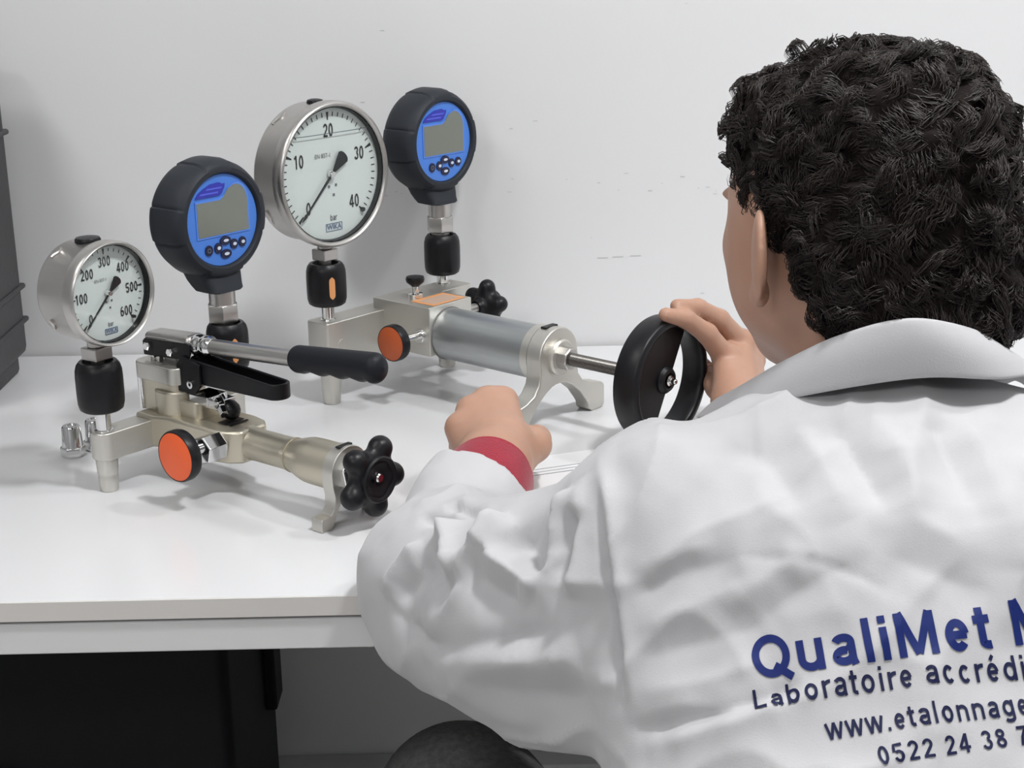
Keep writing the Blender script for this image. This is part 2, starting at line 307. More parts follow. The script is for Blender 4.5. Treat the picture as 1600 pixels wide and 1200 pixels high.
# ------------------------------------------------------------------ implicit surfaces
class Field:
    def __init__(s, lo, hi, h):
        s.lo = np.array(lo, float); s.h = h; s.n = np.ceil((np.array(hi) - s.lo) / h).astype(int) + 1
        s.F = np.full(tuple(s.n), 0.2, np.float32)
    def sub(s, lo, hi):
        a = np.clip(np.floor((np.array(lo) - s.lo) / s.h).astype(int), 0, s.n); b = np.clip(np.ceil((np.array(hi) - s.lo) / s.h).astype(int) + 1, 0, s.n)
        sl = tuple(slice(i, j) for i, j in zip(a, b))
        ax = [s.lo[k] + s.h * np.arange(a[k], b[k]) for k in range(3)]
        return sl, np.meshgrid(*ax, indexing='ij')
    def blend(s, sl, d, k, mode='add'):
        f = s.F[sl]
        if f.size == 0: return
        if mode == 'add':
            if k <= 0: f[...] = np.minimum(f, d)
            else:
                hh = np.clip(0.5 + 0.5 * (f - d) / k, 0, 1); f[...] = f * (1 - hh) + d * hh - k * hh * (1 - hh)
        else:   # subtract
            d = -d
            if k <= 0: f[...] = np.maximum(f, d)
            else:
                hh = np.clip(0.5 - 0.5 * (f - d) / k, 0, 1); f[...] = f * (1 - hh) + d * hh + k * hh * (1 - hh)
    def cap(s, a, b, ra, rb, k=0.01, sx=1.0, mode='add'):
        a = np.array(a, float); b = np.array(b, float); R = max(ra, rb) / min(sx, 1.0) + k + 0.02
        sl, (X, Y, Z) = s.sub(np.minimum(a, b) - R, np.maximum(a, b) + R)
        a2 = a * [sx, 1, 1]; d = b * [sx, 1, 1] - a2; L = d @ d + 1e-12
        px, py, pz = X * sx - a2[0], Y - a2[1], Z - a2[2]
        t = np.clip((px * d[0] + py * d[1] + pz * d[2]) / L, 0, 1)
        s.blend(sl, np.sqrt((px - t * d[0]) ** 2 + (py - t * d[1]) ** 2 + (pz - t * d[2]) ** 2) - (ra + t * (rb - ra)), k, mode)
    def chain(s, pts, rs, k=0.01, sx=1.0):
        for i in range(len(pts) - 1): s.cap(pts[i], pts[i + 1], rs[i], rs[i + 1], k, sx)
    def ell(s, c, r, k=0.01, rot=None, mode='add'):
        c = np.array(c, float); r = np.array(r, float); R = r.max() + k + 0.02
        sl, (X, Y, Z) = s.sub(c - R, c + R)
        P = np.stack([X - c[0], Y - c[1], Z - c[2]], -1)
        if rot is not None: P = P @ np.array(rot)
        k0 = np.sqrt(((P / r) ** 2).sum(-1)); k1 = np.sqrt(((P / r ** 2) ** 2).sum(-1)) + 1e-9
        s.blend(sl, k0 * (k0 - 1) / k1, k, mode)
    def plane_cut(s, p, n, lo, hi, k=0.0):     # removes the side n points to, inside the box lo..hi
        sl, (X, Y, Z) = s.sub(lo, hi); n = np.array(n, float); n /= np.linalg.norm(n)
        s.blend(sl, -((X - p[0]) * n[0] + (Y - p[1]) * n[1] + (Z - p[2]) * n[2]), k, 'sub')
    def mesh(s, smooth=0):
        F = s.F; S = F < 0; n = np.array(F.shape)
        c = np.zeros(tuple(n - 1), np.int8)
        for i in (0, 1):
            for j in (0, 1):
                for k in (0, 1): c += S[i:n[0] - 1 + i, j:n[1] - 1 + j, k:n[2] - 1 + k]
        act = np.argwhere((c > 0) & (c < 8)); idx = np.full(tuple(n - 1), -1, np.int32); idx[tuple(act.T)] = np.arange(len(act))
        acc = np.zeros((len(act), 3)); cnt = np.zeros(len(act))
        cor = [(i, j, k) for i in (0, 1) for j in (0, 1) for k in (0, 1)]
        for a in cor:
            for d in range(3):
                if a[d]: continue
                b = list(a); b[d] = 1
                fa = F[tuple((act + a).T)].astype(float); fb = F[tuple((act + b).T)].astype(float)
                m = (fa < 0) != (fb < 0); t = np.where(m, fa / np.where(m, fa - fb, 1), 0)
                q = np.array(a, float)[None, :].repeat(len(act), 0); q[:, d] += t
                acc[m] += q[m]; cnt[m] += 1
        V = s.lo + s.h * (act + acc / np.maximum(cnt, 1)[:, None]); Q = []
        for d in range(3):
            e1, e2 = [(1, 2), (2, 0), (0, 1)][d]
            sa = [slice(1, n[0] - 1)] * 3
            sa = [slice(1, n[q] - 1) for q in range(3)]; sa[d] = slice(0, n[d] - 1); sb = list(sa); sb[d] = slice(1, n[d])
            A = S[tuple(sa)]; B = S[tuple(sb)]
            for flip, msk in ((0, A & ~B), (1, ~A & B)):
                e = np.argwhere(msk); 
                if not len(e): continue
                off = np.array([1, 1, 1]); off[d] = 0; e = e + off
                def at(i, j):
                    o = e.copy(); o[:, e1] -= i; o[:, e2] -= j; return idx[tuple(o.T)]
                q = np.stack([at(1, 1), at(0, 1), at(0, 0), at(1, 0)], 1)
                Q.append(q[:, ::-1] if flip else q)
        Q = np.concatenate(Q); Q = Q[(Q >= 0).all(1)]
        for _ in range(smooth):
            nb = np.zeros_like(V); ct = np.zeros(len(V))
            for a, b in ((0, 1), (1, 2), (2, 3), (3, 0)):
                np.add.at(nb, Q[:, a], V[Q[:, b]]); np.add.at(nb, Q[:, b], V[Q[:, a]]); np.add.at(ct, Q[:, a], 1); np.add.at(ct, Q[:, b], 1)
            V = 0.5 * V + 0.5 * nb / np.maximum(ct, 1)[:, None]
        return V, Q
def npobj(name, V, Q, m, parent=None, smooth=True):
    me = bpy.data.meshes.new(name); me.vertices.add(len(V)); me.vertices.foreach_set('co', np.asarray(V, np.float32).ravel())
    k = Q.shape[1]; me.loops.add(len(Q) * k); me.loops.foreach_set('vertex_index', np.asarray(Q, np.int32).ravel())
    me.polygons.add(len(Q)); me.polygons.foreach_set('loop_start', np.arange(0, len(Q) * k, k, dtype=np.int32))
    me.polygons.foreach_set('use_smooth', np.full(len(Q), smooth)); me.update(calc_edges=True); me.validate()
    me.materials.append(M[m]); o = bpy.data.objects.new(name, me); C.objects.link(o)
    if parent: o.parent = parent
    return o
def vnormals(V, Q):
    n = np.cross(V[Q[:, 2]] - V[Q[:, 0]], V[Q[:, 3]] - V[Q[:, 1]]); N = np.zeros_like(V)
    for k in range(4): np.add.at(N, Q[:, k], n)
    return N / (np.linalg.norm(N, axis=1)[:, None] + 1e-12)

# ------------------------------------------------------------------ the room
YAW = 0.0136
def struct(name, shape, m, rz=0.0, loc=(0, 0, 0), bevel=0.0):
    o = obj(name, shape, m, bevel=bevel); o.rotation_euler = (0, 0, rz); o.location = loc; return tag(o, kind='structure')
struct('floor', box(-2.6, 2.6, -2.6, 2.2, -0.05, 0), 'floor')
struct('ceiling', box(-2.6, 2.6, -2.6, 2.2, CEIL, CEIL + 0.05), 'ceiling')
struct('wall_back', box(-2.6, 2.6, 0, 0.08, 0, CEIL), 'wall', YAW, (0, 1.985, 0))
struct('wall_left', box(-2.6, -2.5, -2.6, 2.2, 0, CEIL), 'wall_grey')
struct('wall_right', box(2.5, 2.6, -2.6, 2.2, 0, CEIL), 'wall')
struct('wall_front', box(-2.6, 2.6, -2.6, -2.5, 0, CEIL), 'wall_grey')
# wall scuffs: a few hairline marks and specks on the paint
wx = [(0.115, 0.118), (0.135, 0.119), (0.158, 0.120)]
marks = [box(x, x + 0.014, -0.0006, 0.0002, T + z, T + z + 0.0009) for x, z in wx]
for k in range(46):
    x = random.uniform(-0.25, 0.75); z = random.choice([random.gauss(0.215, 0.012), random.uniform(0.06, 0.45), random.gauss(0.21, 0.01)])
    w = random.uniform(0.0012, 0.006); marks.append(box(x, x + w, -0.0004, 0.0002, T + z, T + z + random.uniform(0.0006, 0.0016)))
M['scuff'] = mat('wall_scuff', (0.60, 0.60, 0.60), 0.6)
struct('trim_1', join(*marks), 'scuff', YAW, (0, 1.985, 0))
# cable trunking low on the back wall
struct('trim_2', box(-1.4, 1.9, -0.045, 0.0, T - 0.70, T - 0.607), 'trunk', YAW, (0, 1.985, 0), bevel=0.003)

def ceiling_light(x, y, s, power, label):
    t = thing('ceiling_light', label, 'light', (x, y, CEIL), 0, 'square panel lights in the ceiling')
    h = s / 2
    obj('frame', join(box(-h - .02, h + .02, -h - .02, -h, -.03, 0), box(-h - .02, h + .02, h, h + .02, -.03, 0), box(-h - .02, -h, -h, h, -.03, 0), box(h, h + .02, -h, h, -.03, 0)), 'rail', t, 0.002)
    obj('diffuser', box(-h, h, -h, h, -.02, -.012), 'led', t)
    ld = bpy.data.lights.new('panel_light', 'AREA'); ld.shape = 'SQUARE'; ld.size = s * 0.96; ld.energy = power; ld.color = (0.985, 0.995, 1.0)
    lo = bpy.data.objects.new('panel_light', ld); C.objects.link(lo); lo.parent = t; lo.location = (0, 0, -0.024)
for (x, y, s, p), lb in zip(LAMPS, ('small square panel light above the seated person', 'small square panel light near the back wall at the right', 'large square ceiling panel above the left end of the desk', 'large unseen panel added as fill light at the rear right', 'large unseen panel added as fill light at the rear left')):
    ceiling_light(x, y, s, p, lb)

# ------------------------------------------------------------------ desk
dk = thing('desk', 'long white laminate desk with a grey edge and grey front rail', 'desk', (0, 1.2, 0), YAW)
obj('desk_top', box(-1.5, 1.6, 0.0015, 0.778, T - 0.018, T), 'laminate', dk, 0.0006, 1)
obj('edge_band', box(-1.5, 1.6, -0.0005, 0.0015, T - 0.018, T - 0.0006), 'edge', dk)
obj('rail_gap_shade', box(-1.5, 1.6, 0.004, 0.02, T - 0.022, T - 0.018), 'gap', dk)  # dark strip painted in for the shade between top and rail
obj('front_rail', box(-1.5, 1.6, 0.002, 0.03, T - 0.050, T - 0.0215), 'rail', dk, 0.0015)
obj('back_rail', box(-1.5, 1.6, 0.72, 0.75, T - 0.050, T - 0.018), 'rail', dk, 0.0015)
for x in (-1.42, 1.50):
    for y in (0.03, 0.70):
        obj('leg', box(x, x + 0.05, y, y + 0.05, 0, T - 0.022), 'rail', dk, 0.002)

# ------------------------------------------------------------------ pressure gauges
def pressure_gauge(label, R, front, back, zc, zb, nums, loc, rz, plug_r, numsize, minor, hex_w, liquid=None, dark_hex=False):
    """origin on the connection axis at the desk top; face looks along +x; zc is the dial centre height, zb the bottom of the socket"""
    t = thing('pressure_gauge', label, 'gauge', loc, rz, 'round steel pressure gauges')
    A = Matrix.Translation((0, 0, zc)) @ AX['x']
    def L(prof, seg=96): return xf(lathe(prof, seg, caps=False), A)
    f = front
    case = L([(0.0, back), (R * .86, back), (R * .93, back + .0015), (R * .955, back + .005), (R * .955, f - .016), (R * .965, f - .015)])
    c = obj('case', case, 'steel', t, smooth=30)
    # pressed relief marks on the case wall
    for a0 in (2.05, 3.6):
        P = [(back + .012 + .002 * math.sin(k), R * .955 * math.cos(a0 + .05 * k), zc + R * .955 * math.sin(a0 + .05 * k)) for k in range(6)]
        obj('case_relief', tube(P, 0.0022, 8), 'steel', c)
    obj('bezel', L([(R * .955, f - .017), (R * .985, f - .0165), (R, f - .014), (R, f - .004), (R * .985, f - .001), (R * .965, f), (R * .945, f - .0008), (R * .925, f - .003), (R * .925, f - .006)]), 'steel', t, smooth=50)
    obj('gasket', L([(R * .928, f - .0045), (R * .905, f - .0045), (R * .895, f - .0105)]), 'black', t)
    xd = f - .012
    d = obj('dial', L([(0.0, xd), (R * .93, xd)]), 'dial', t)
    A0, SW = math.radians(225), math.radians(270)
    tk = []
    n = (len(nums) - 1) * minor
    for k in range(n + 1):
        a = A0 - SW * k / n; maj = k % minor == 0
        r1, r2 = (R * .735, R * .845) if maj else (R * .785, R * .845)
        w1, w2 = (R * .008, R * .021) if maj else (R * .006, R * .006)
        ca, sa = math.cos(a), math.sin(a)
        tk.append(flat([(r1 * ca + w1 * sa, zc + r1 * sa - w1 * ca), (r2 * ca + w2 * sa, zc + r2 * sa - w2 * ca), (r2 * ca - w2 * sa, zc + r2 * sa + w2 * ca), (r1 * ca - w1 * sa, zc + r1 * sa + w1 * ca)], xd + .0002))
    tag(obj('scale_marks', join(*tk), 'ink', d), kind='stuff')
    for i, st_ in enumerate(nums):
        a = A0 - SW * i / (len(nums) - 1); r = R * .60
        obj('numeral', dial_num(st_, numsize, r * math.cos(a), zc + r * math.sin(a), xd + .0006), 'ink', d)
    obj('standard_print', dial_text('EN 837-1', R * .085, -R * .12, zc + R * .26, xd + .0006, xs=.9), 'inkgrey', d)
    obj('unit_print', dial_num('bar', R * .085, R * .03, zc - R * .60, xd + .0006), 'inkgrey', d)
    for u, v in ((-.03, -.17), (.10, -.16), (.05, -.29)):
        obj('symbol_print', flat([(R * (u - .018), zc + R * (v - .018)), (R * (u + .018), zc + R * (v - .018)), (R * (u + .018), zc + R * (v + .018)), (R * (u - .018), zc + R * (v + .018))], xd + .0003), 'inkgrey', d)
    bw, bh = R * .15, R * .055; zz = zc - R * .735; yy = R * .03
    fr = [flat(p, xd + .0003) for p in ([(yy - bw, zz - bh), (yy + bw, zz - bh), (yy + bw, zz - bh + .0006), (yy - bw, zz - bh + .0006)], [(yy - bw, zz + bh), (yy + bw, zz + bh), (yy + bw, zz + bh - .0006), (yy - bw, zz + bh - .0006)], [(yy - bw, zz - bh), (yy - bw + .0006, zz - bh), (yy - bw + .0006, zz + bh), (yy - bw, zz + bh)], [(yy + bw, zz - bh), (yy + bw - .0006, zz - bh), (yy + bw - .0006, zz + bh), (yy + bw, zz + bh)])]
    obj('maker_mark', join(dial_text('WIKA', R * .10, yy, zz, xd + .0006, R * .002), *fr), 'logo', d)
    # pointer at zero
    ca, sa = math.cos(A0), math.sin(A0)
    def pl(r, w): return (r * ca - w * sa, zc + r * sa + w * ca)
    ptr = xf(prism([pl(R * .83, 0), pl(R * .72, R * .028), pl(R * .68, R * .012), pl(0, R * .02), pl(-R * .06, R * .024), pl(-R * .31, R * .105), pl(-R * .345, R * .075), pl(-R * .36, 0.03 * R), pl(-R * .36, -.03 * R), pl(-R * .345, -R * .075), pl(-R * .31, -R * .105), pl(-R * .06, -R * .024), pl(0, -R * .02), pl(R * .68, -R * .012), pl(R * .72, -R * .028)][::-1], xd + .0035, xd + .0043), YZ)
    p = obj('pointer', ptr, 'ink', t)
    obj('pointer_hub', xf(join(lathe([(R * .055, 0), (R * .055, .004), (R * .04, .0055)], 24)), Matrix.Translation((xd + .001, 0, zc)) @ AX['x']), 'chrome', p)
    # stop pin below the last numeral
    a = A0 - SW; r = R * .80
    obj('stop_pin', xf(lathe([(R * .03, 0), (R * .03, .004)], 16), Matrix.Translation((xd, r * math.cos(a), zc + r * math.sin(a))) @ AX['x']), 'ink', d)
    if liquid is not None:
        hz = zc + liquid * R; hw = math.sqrt(max(0, .9 ** 2 - liquid ** 2)) * R
        P = [(xd + .004, y, hz + .0012 * (abs(y) / hw) ** 6) for y in np.linspace(-hw, hw, 24)]
        obj('liquid_line', tube(P, 0.00045, 6), 'inkgrey', t)
    obj('window', xf(lathe([(R * .925, 0), (R * .925, .0015)], 96), Matrix.Translation((f - .006, 0, zc)) @ AX['x']), 'glass', t)
    pr = plug_r; px = (front + back) / 2 - .004
    obj('filler_plug', xf(lathe([(pr * .85, R * .955 - .004), (pr, R * .955 - .001), (pr, R * .955 + .001), (pr * .9, R * .955 + .0032), (pr * .5, R * .955 + .0042)], 32), Matrix.Translation((px, 0, zc))), 'black', t)
    # socket: neck into the case, hexagon with flats, thread
    zh = zb + .017
    obj('socket', join(lathe([(hex_w * .8, zh), (hex_w * .8, zc - R * .85)], 32), box(-hex_w, hex_w, -hex_w, hex_w, zb + .004, zh)), 'steel', t, 0.0012)
    obj('thread', lathe([(hex_w * .62, zb - .004), (hex_w * .62, zb + .005)], 24), 'steel', t)
    return t

# ------------------------------------------------------------------ digital gauges
def digital_gauge(label, R, zc, z_neck, z_hex, zb, loc, rz):
    t = thing('digital_pressure_gauge', label, 'digital gauge', loc, rz, 'digital gauges in dark rubber boots')
    seg = 240; front, back = .013, -.041
    prof = [(0.0, back), (R * .70, back), (R * .86, back + .002), (R * .95, back + .007), (R, back + .016), (R, front - .018), (R * .975, front - .009), (R * .93, front - .003), (R * .86, front), (R * .79, front), (R * .765, front - .0015), (R * .755, front - .005)]
    pans = [(22, 74), (110, 162), (198, 246), (294, 340)]
    V, Fs = [], []
    for r, x in prof:
        for k in range(seg):
            a = 360 * k / seg; rr = r
            if r > R * .9:
                for a0, a1 in pans:
                    e = min(a - a0, a1 - a)
                    if e > -1.5: rr = r - (.0011 * min(1, max(0, e) / 1.5) + .0022 * max(0, 1 - abs(e) / 1.8))
            V.append((x, rr * math.cos(math.radians(a)), zc + rr * math.sin(math.radians(a))))
    for i in range(len(prof) - 1):
        for k in range(seg): Fs.append((i * seg + k, i * seg + (k + 1) % seg, (i + 1) * seg + (k + 1) % seg, (i + 1) * seg + k))
    neck = []
    nk = [(R * .86, .028, .020), (R * 1.0, .0258, .0200), (R * 1.10, .0240, .0190), (R * 1.17, .0228, .0180), (R * 1.19, .0200, .0150)]
    nv, nf = [], []
    for j, (d, wy, wx) in enumerate(nk):
        for (px, py) in stadium(-wx, wx, -wy, wy, .010, 5): nv.append((px - .014 + .014 * j / 4, py, zc - d))
    m = len(nv) // len(nk)
    for j in range(len(nk) - 1):
        for k in range(m): nf.append((j * m + k, j * m + (k + 1) % m, (j + 1) * m + (k + 1) % m, (j + 1) * m + k))
    nf.append(tuple((len(nk) - 1) * m + k for k in range(m)))
    obj('rubber_boot', join((V, Fs), (nv, nf)), 'rubber', t, smooth=38)
    rb = R * .76; xf_ = front - .004
    A = Matrix.Translation((0, 0, zc)) @ AX['x']
    face = obj('face_plate', xf(lathe([(0.0, xf_), (rb * .985, xf_), (rb, xf_ - .001), (rb, xf_ - .004)], 96, caps=False), A), 'blue', t)
    def P(pts, s=1.0): return [(u * rb, zc + v * rb) for u, v in pts]
    x1 = xf_ + .0001
    def arc(cx, cy, rx, ry, a0, a1, n=8): return [(cx + rx * math.cos(math.radians(a0 + (a1 - a0) * k / n)), cy + ry * math.sin(math.radians(a0 + (a1 - a0) * k / n))) for k in range(n + 1)]
    lcd = [(-.70, -.30), (.72, -.30), (.72, .33)] + arc(.40, .33, .32, .40, 0, 100) + [(.20, .66), (.06, .50), (-.04, .44), (-.70, .44)]
    grow = lambda pts, g: [(u + (g if u > 0.05 else -g), v + (g if v > 0.1 else -g)) for u, v in pts]
    obj('window_rim', xf(prism(P(grow(lcd, .035)), x1, x1 + .0008), YZ), 'bluefrm', face)
    obj('display', xf(prism(P(lcd), x1 + .0003, x1 + .0011), YZ), 'lcd', face)
    bd = [(-.72, .54), (-.05, .54), (.02, .58), (.10, .70), (.12, .78)] + arc(-.06, .62, .16, .20, 50, 95, 4) + [(-.30, .80), (-.50, .72), (-.64, .64)]
    b = obj('badge', xf(prism(P(bd), x1, x1 + .0010), YZ), 'badge', face)
    obj('badge_stroke', join(flat(P([(-.60, .60), (-.10, .60), (-.08, .63), (-.58, .63)]), x1 + .001), flat(P([(-.42, .69), (.0, .69), (.03, .72), (-.38, .72)]), x1 + .001)), 'badge_light', b)
    for i, (u, v, w, h) in enumerate(((-.44, -.60, .105, .115), (-.18, -.585, .105, .115), (.03, -.45, .15, .095), (.03, -.74, .15, .10), (.27, -.56, .105, .11), (.51, -.55, .105, .11))):
        bt = obj('button', xf(prism([(rb * p, zc + rb * q) for p, q in arc(u, v, w, h, 0, 342, 19)], x1, x1 + .0013), YZ), 'button', face)
        if i:
            obj('button_mark', flat([(rb * p, zc + rb * q) for p, q in arc(u + .012, v, w * .48, h * .34, 0, 340, 11)], x1 + .00135), 'mark', bt)
        else:
            obj('button_mark', xf(ring([(rb * .05, 0), (rb * .036, 0), (rb * .036, .0002), (rb * .05, .0002)], 20), Matrix.Translation((x1 + .0013, u * rb, zc + v * rb)) @ AX['x']), 'inkgrey', bt)
    obj('stem', lathe([(.0150, z_hex + .012), (.0140, z_hex + .012), (.0140, z_neck + .0004)], 40), 'steel', t)
    obj('hex_nut', join(lathe([(.0160, z_hex - .0075), (.0175, z_hex - .0055), (.0175, z_hex + .0105), (.0160, z_hex + .0125)], 6, rot=.35)), 'steel', t, 0.0006)
    obj('thread', lathe([(.0115, zb - .004), (.0115, z_hex)], 24), 'steel', t)
    return t

def coupling(parent, x, y, z0, z1, r, stripe=None):
    h = z1 - z0
    c = obj('quick_nut', lathe([(r * .50, z0), (r * .80, z0 + .0005), (r * .92, z0 + h * .05), (r * .985, z0 + h * .16), (r, z0 + h * .35), (r * 1.0, z0 + h * .68), (r * .985, z0 + h * .82), (r * .92, z0 + h * .93), (r * .80, z1), (r * .66, z1), (r * .60, z1 - h * .10), (r * .45, z1 - h * .10)], 48, at=(x, y, 0)), 'black', parent)
    if stripe is not None:
        rows = []; n = 10; a0 = stripe
        V, Fs = [], []
        for j in range(n + 1):
            u = j / n; zz = z0 + h * (.22 + .52 * u); wv = .15 * math.sqrt(max(0.02, 1 - (2 * u - 1) ** 6))
            for a in (a0 - wv, a0 - wv / 3, a0 + wv / 3, a0 + wv): V.append((x + r * 1.012 * math.cos(a), y + r * 1.012 * math.sin(a), zz))
        for j in range(n):
            for k in range(3): Fs.append((j * 4 + k, j * 4 + k + 1, j * 4 + k + 5, j * 4 + k + 4))
        obj('orange_stripe', (V, Fs), 'tan', c)
    return c

def star_handle(parent, axis, at, R, lobe, name='star_handle', rot=0.0, screw=True):
    """five-lobed knob; axis is the direction its front looks"""
    key = (round(R, 4), round(lobe, 4))
    f = Field((-R - .006, -R - .006, -.022), (R + .006, R + .006, .022), .0011)
    f.ell((0, 0, -.002), (R * .70, R * .70, .0125), .004)
    for k in range(5):
        a = 2 * PI * k / 5 + rot; c, s_ = math.cos(a), math.sin(a); d = R - lobe
        f.cap((R * .35 * c, R * .35 * s_, -.003), (d * c, d * s_, -.002), lobe * .85, lobe, .006)
    f.cap((0, 0, -.016), (0, 0, -.008), R * .30, R * .36, .004)
    f.ell((0, 0, .0175), (R * .52, R * .52, .0135), .002, mode='sub')
    V, Q = f.mesh(1); m = np.array(Matrix.Translation(at) @ aim(axis))
    V = V @ m[:3, :3].T + m[:3, 3]
    s = npobj(name, V, Q, 'black', parent)
    obj('hub_cup', xf(lathe([(R * .50, -.004), (R * .56, .004), (R * .56, .0095), (R * .52, .0110), (R * .47, .0100), (R * .36, .0055), (R * .10, .0030), (0, .0030)], 48, caps=False), Matrix.Translation(at) @ aim(axis)), 'black', s)
    if screw:
        obj('screw', xf(lathe([(.0048, 0), (.0048, .002), (.0036, .0034)], 20), Matrix.Translation(at) @ aim(axis) @ Matrix.Translation((0.003, 0.0, .0040))), 'chrome', s)
        obj('screw_recess', xf(ring([(.0046, 0), (.0032, 0), (.0032, .0014), (.0046, .0014)], 20), Matrix.Translation(at) @ aim(axis) @ Matrix.Translation((-.0075, -.001, .0050))), 'black', s)
    return s

def disc_knob(parent, at, r, mat_disc, y_from, axis='-y'):
    """round valve knob looking along -y with a coloured disc"""
    A = Matrix.Translation(at) @ AX['-y']
    k = obj('valve_knob', xf(lathe([(r * .30, -.022), (r * .34, -.016), (r * .60, -.011), (r * .96, -.009), (r, -.006), (r, .001), (r * .965, .003), (r * .93, .0032), (r * .93, .002)], 64), A), 'black', parent)
    obj('coloured_disc', xf(lathe([(r * .93, .0015), (r * .925, .0030), (r * .90, .0034)], 64), A), mat_disc, k)
    obj('knob_stem', xf(lathe([(r * .20, -.022), (r * .20, y_from)], 24), A), 'chrome', k)
    return k

def yoke_poly(R, zc, pts_right):
    """plate outline: round head of radius R at height zc, then a right-hand leg outline mirrored to the left"""
    out = []
    y0, z0 = pts_right[0]; a0 = math.atan2(z0 - zc, y0)
    for k in range(21):
        a = (PI - a0) + ((a0) - (PI - a0)) * k / 20
        out.append((R * math.cos(a), zc + R * math.sin(a)))
    P = pts_right
    return out + P[1:] + [(-y, z) for y, z in P[::-1][:-1] if True]

# ------------------------------------------------------------------ front pump: lever hand pump
FX, FY, FA = -0.356, 1.5279, -0.6713
fp = thing('lever_hand_pump', 'champagne metal test pump with long black-gripped lever and orange valve knob, nearer the desk edge', 'hand pump', (FX, FY, T), FA)
Ma = 0.084
# base: cross arm with rounded ends flowing into the body
obj('cross_arm', prism(stadium(-.0135, .0135, -Ma - .0135, Ma + .0135, .0125, 6), .0345, .0635), 'nickel', fp, 0.002)
body = prism([(-.0130, -.024), (-.0125, -.036), (.0135, -.036), (.030, -.030), (.098, -.030), (.116, -.026), (.128, -.016), (.128, .016), (.116, .026), (.098, .030), (.030, .030), (.0135, .036), (-.0125, .036), (-.0130, .024)], .0340, .0680)
obj('pump_body', body, 'champagne', fp, 0.004, 3)
obj('type_plate', join(box(.088, .1005, -.012, .012, .0688, .0694), box(.104, .107, -.012, .012, .0688, .0694)), 'black', fp)
for s in (-1, 1):
    obj('foot', lathe([(.0085, 0), (.0092, .001), (.0102, .014), (.0098, .0165), (.0098, .0185), (.0104, .020), (.0112, .030), (.0112, .036)], 32, at=(0, s * Ma, 0)), 'nickel', fp)
    obj('post', lathe([(.0092, .0630), (.0092, .0645), (.0074, .0650), (.0074, .092)], 28, at=(0, s * Ma, 0)), 'chrome', fp)
coupling(fp, 0, -Ma, .0845, .1355, .0232)
coupling(fp, 0, Ma, .0880, .1390, .0225, stripe=-0.38)
# tower
obj('tower', join(prism(stadium(-.021, .040, -.0215, .0215, .0140, 6), .066, .112), lathe([(.0255, .066), (.0255, .0915), (.0240, .0930)], 48, at=(.020, -.001, 0))), 'champagne', fp, 0.0012)
obj('tower_cap', prism(stadium(-.0255, .042, -.0250, .0250, .0120, 6), .1005, .1185), 'nickel', fp, 0.0015)
obj('tower_step', prism(stadium(.020, .066, -.0180, .0180, .0080, 4), .066, .086), 'champagne', fp, 0.002)
obj('guide_pin', lathe([(.0042, .066), (.0042, .100)], 16, at=(-.0215, -.0165, 0)), 'chrome', fp)
for x, y in ((-.006, -.005), (.020, .006)):
    obj('piston_rod', join(lathe([(.0075, .1180), (.0075, .1225)], 20, at=(x, y, 0)), lathe([(.0045, .1220), (.0045, .132)], 16, at=(x, y, 0))), 'chrome', fp)
# upper lever: clevis, bolts, steel shaft, grip (all in the x-z plane, rising a little to the right)
ang = math.atan2(.0085, .137)
Lm = Matrix.Translation((.0, 0, .1378)) @ Matrix.Rotation(-ang, 4, 'Y')
clv = obj('clevis', xf(join(xf(prism([(-.019, -.014), (.050, -.014), (.054, -.007), (.054, .003), (.050, .004), (-.015, .004), (-.019, .001)], -.0135, -.0105), XZ), xf(prism([(-.019, -.014), (.050, -.014), (.054, -.007), (.054, .003), (.050, .004), (-.015, .004), (-.019, .001)], .0105, .0135), XZ)), Lm), 'black', fp, 0.001)
obj('clevis_bar', xf(join(box(-.0185, .053, -.0128, .0128, -.002, .0105)), Lm), 'steel', fp, 0.0075, 4)
for x, z in ((-.010, -.004), (.026, -.007)):
    bl = obj('bolt', xf(lathe([(.0045, 0), (.0045, .0030), (.0036, .0042), (.0012, .0042)], 6), Lm @ Matrix.Translation((x, -.0135, z)) @ AX['-y']), 'chrome', clv)
obj('lever_collar', xf(lathe([(.0105, .050), (.0112, .052), (.0112, .058), (.0102, .060), (.0102, .064), (.0108, .066), (.0108, .071), (.0085, .076)], 32, axis='x'), Lm), 'chrome', fp)
obj('lever_shaft', xf(lathe([(.0082, .070), (.0082, .205)], 32, axis='x'), Lm), 'steel', fp)
gp = []
for k in range(61):
    u = k / 60; x = .190 + .118 * u
    r = .0128 + .0012 * u
    r *= math.sqrt(max(0.0, 1 - max(0, (.07 - u) / .07) ** 2 * .55)) * math.sqrt(max(0.0, 1 - max(0, (u - .90) / .10) ** 2))
    gp.append((x, r, u))
V, Fs = [], []; sg = 32
for x, r, u in gp:
    for k in range(sg):
        a = 2 * PI * k / sg; rr = max(r, .0004)
        low = max(0, -math.sin(a)) ** 1.5
        sc = 1 - .20 * low * (0.5 - .5 * math.cos(2 * PI * (u - .12) * 4.6)) * (1 if .12 < u < .88 else 0)
        V.append((x, rr * math.cos(a) * .95, rr * math.sin(a) * sc * 1.05 + .002 * u))
for i in range(60):
    for k in range(sg): Fs.append((i * sg + k, i * sg + (k + 1) % sg, (i + 1) * sg + (k + 1) % sg, (i + 1) * sg + k))
Fs.append(tuple(range(sg - 1, -1, -1)))
obj('lever_grip', xf((V, Fs), Lm), 'grip', fp, smooth=60)
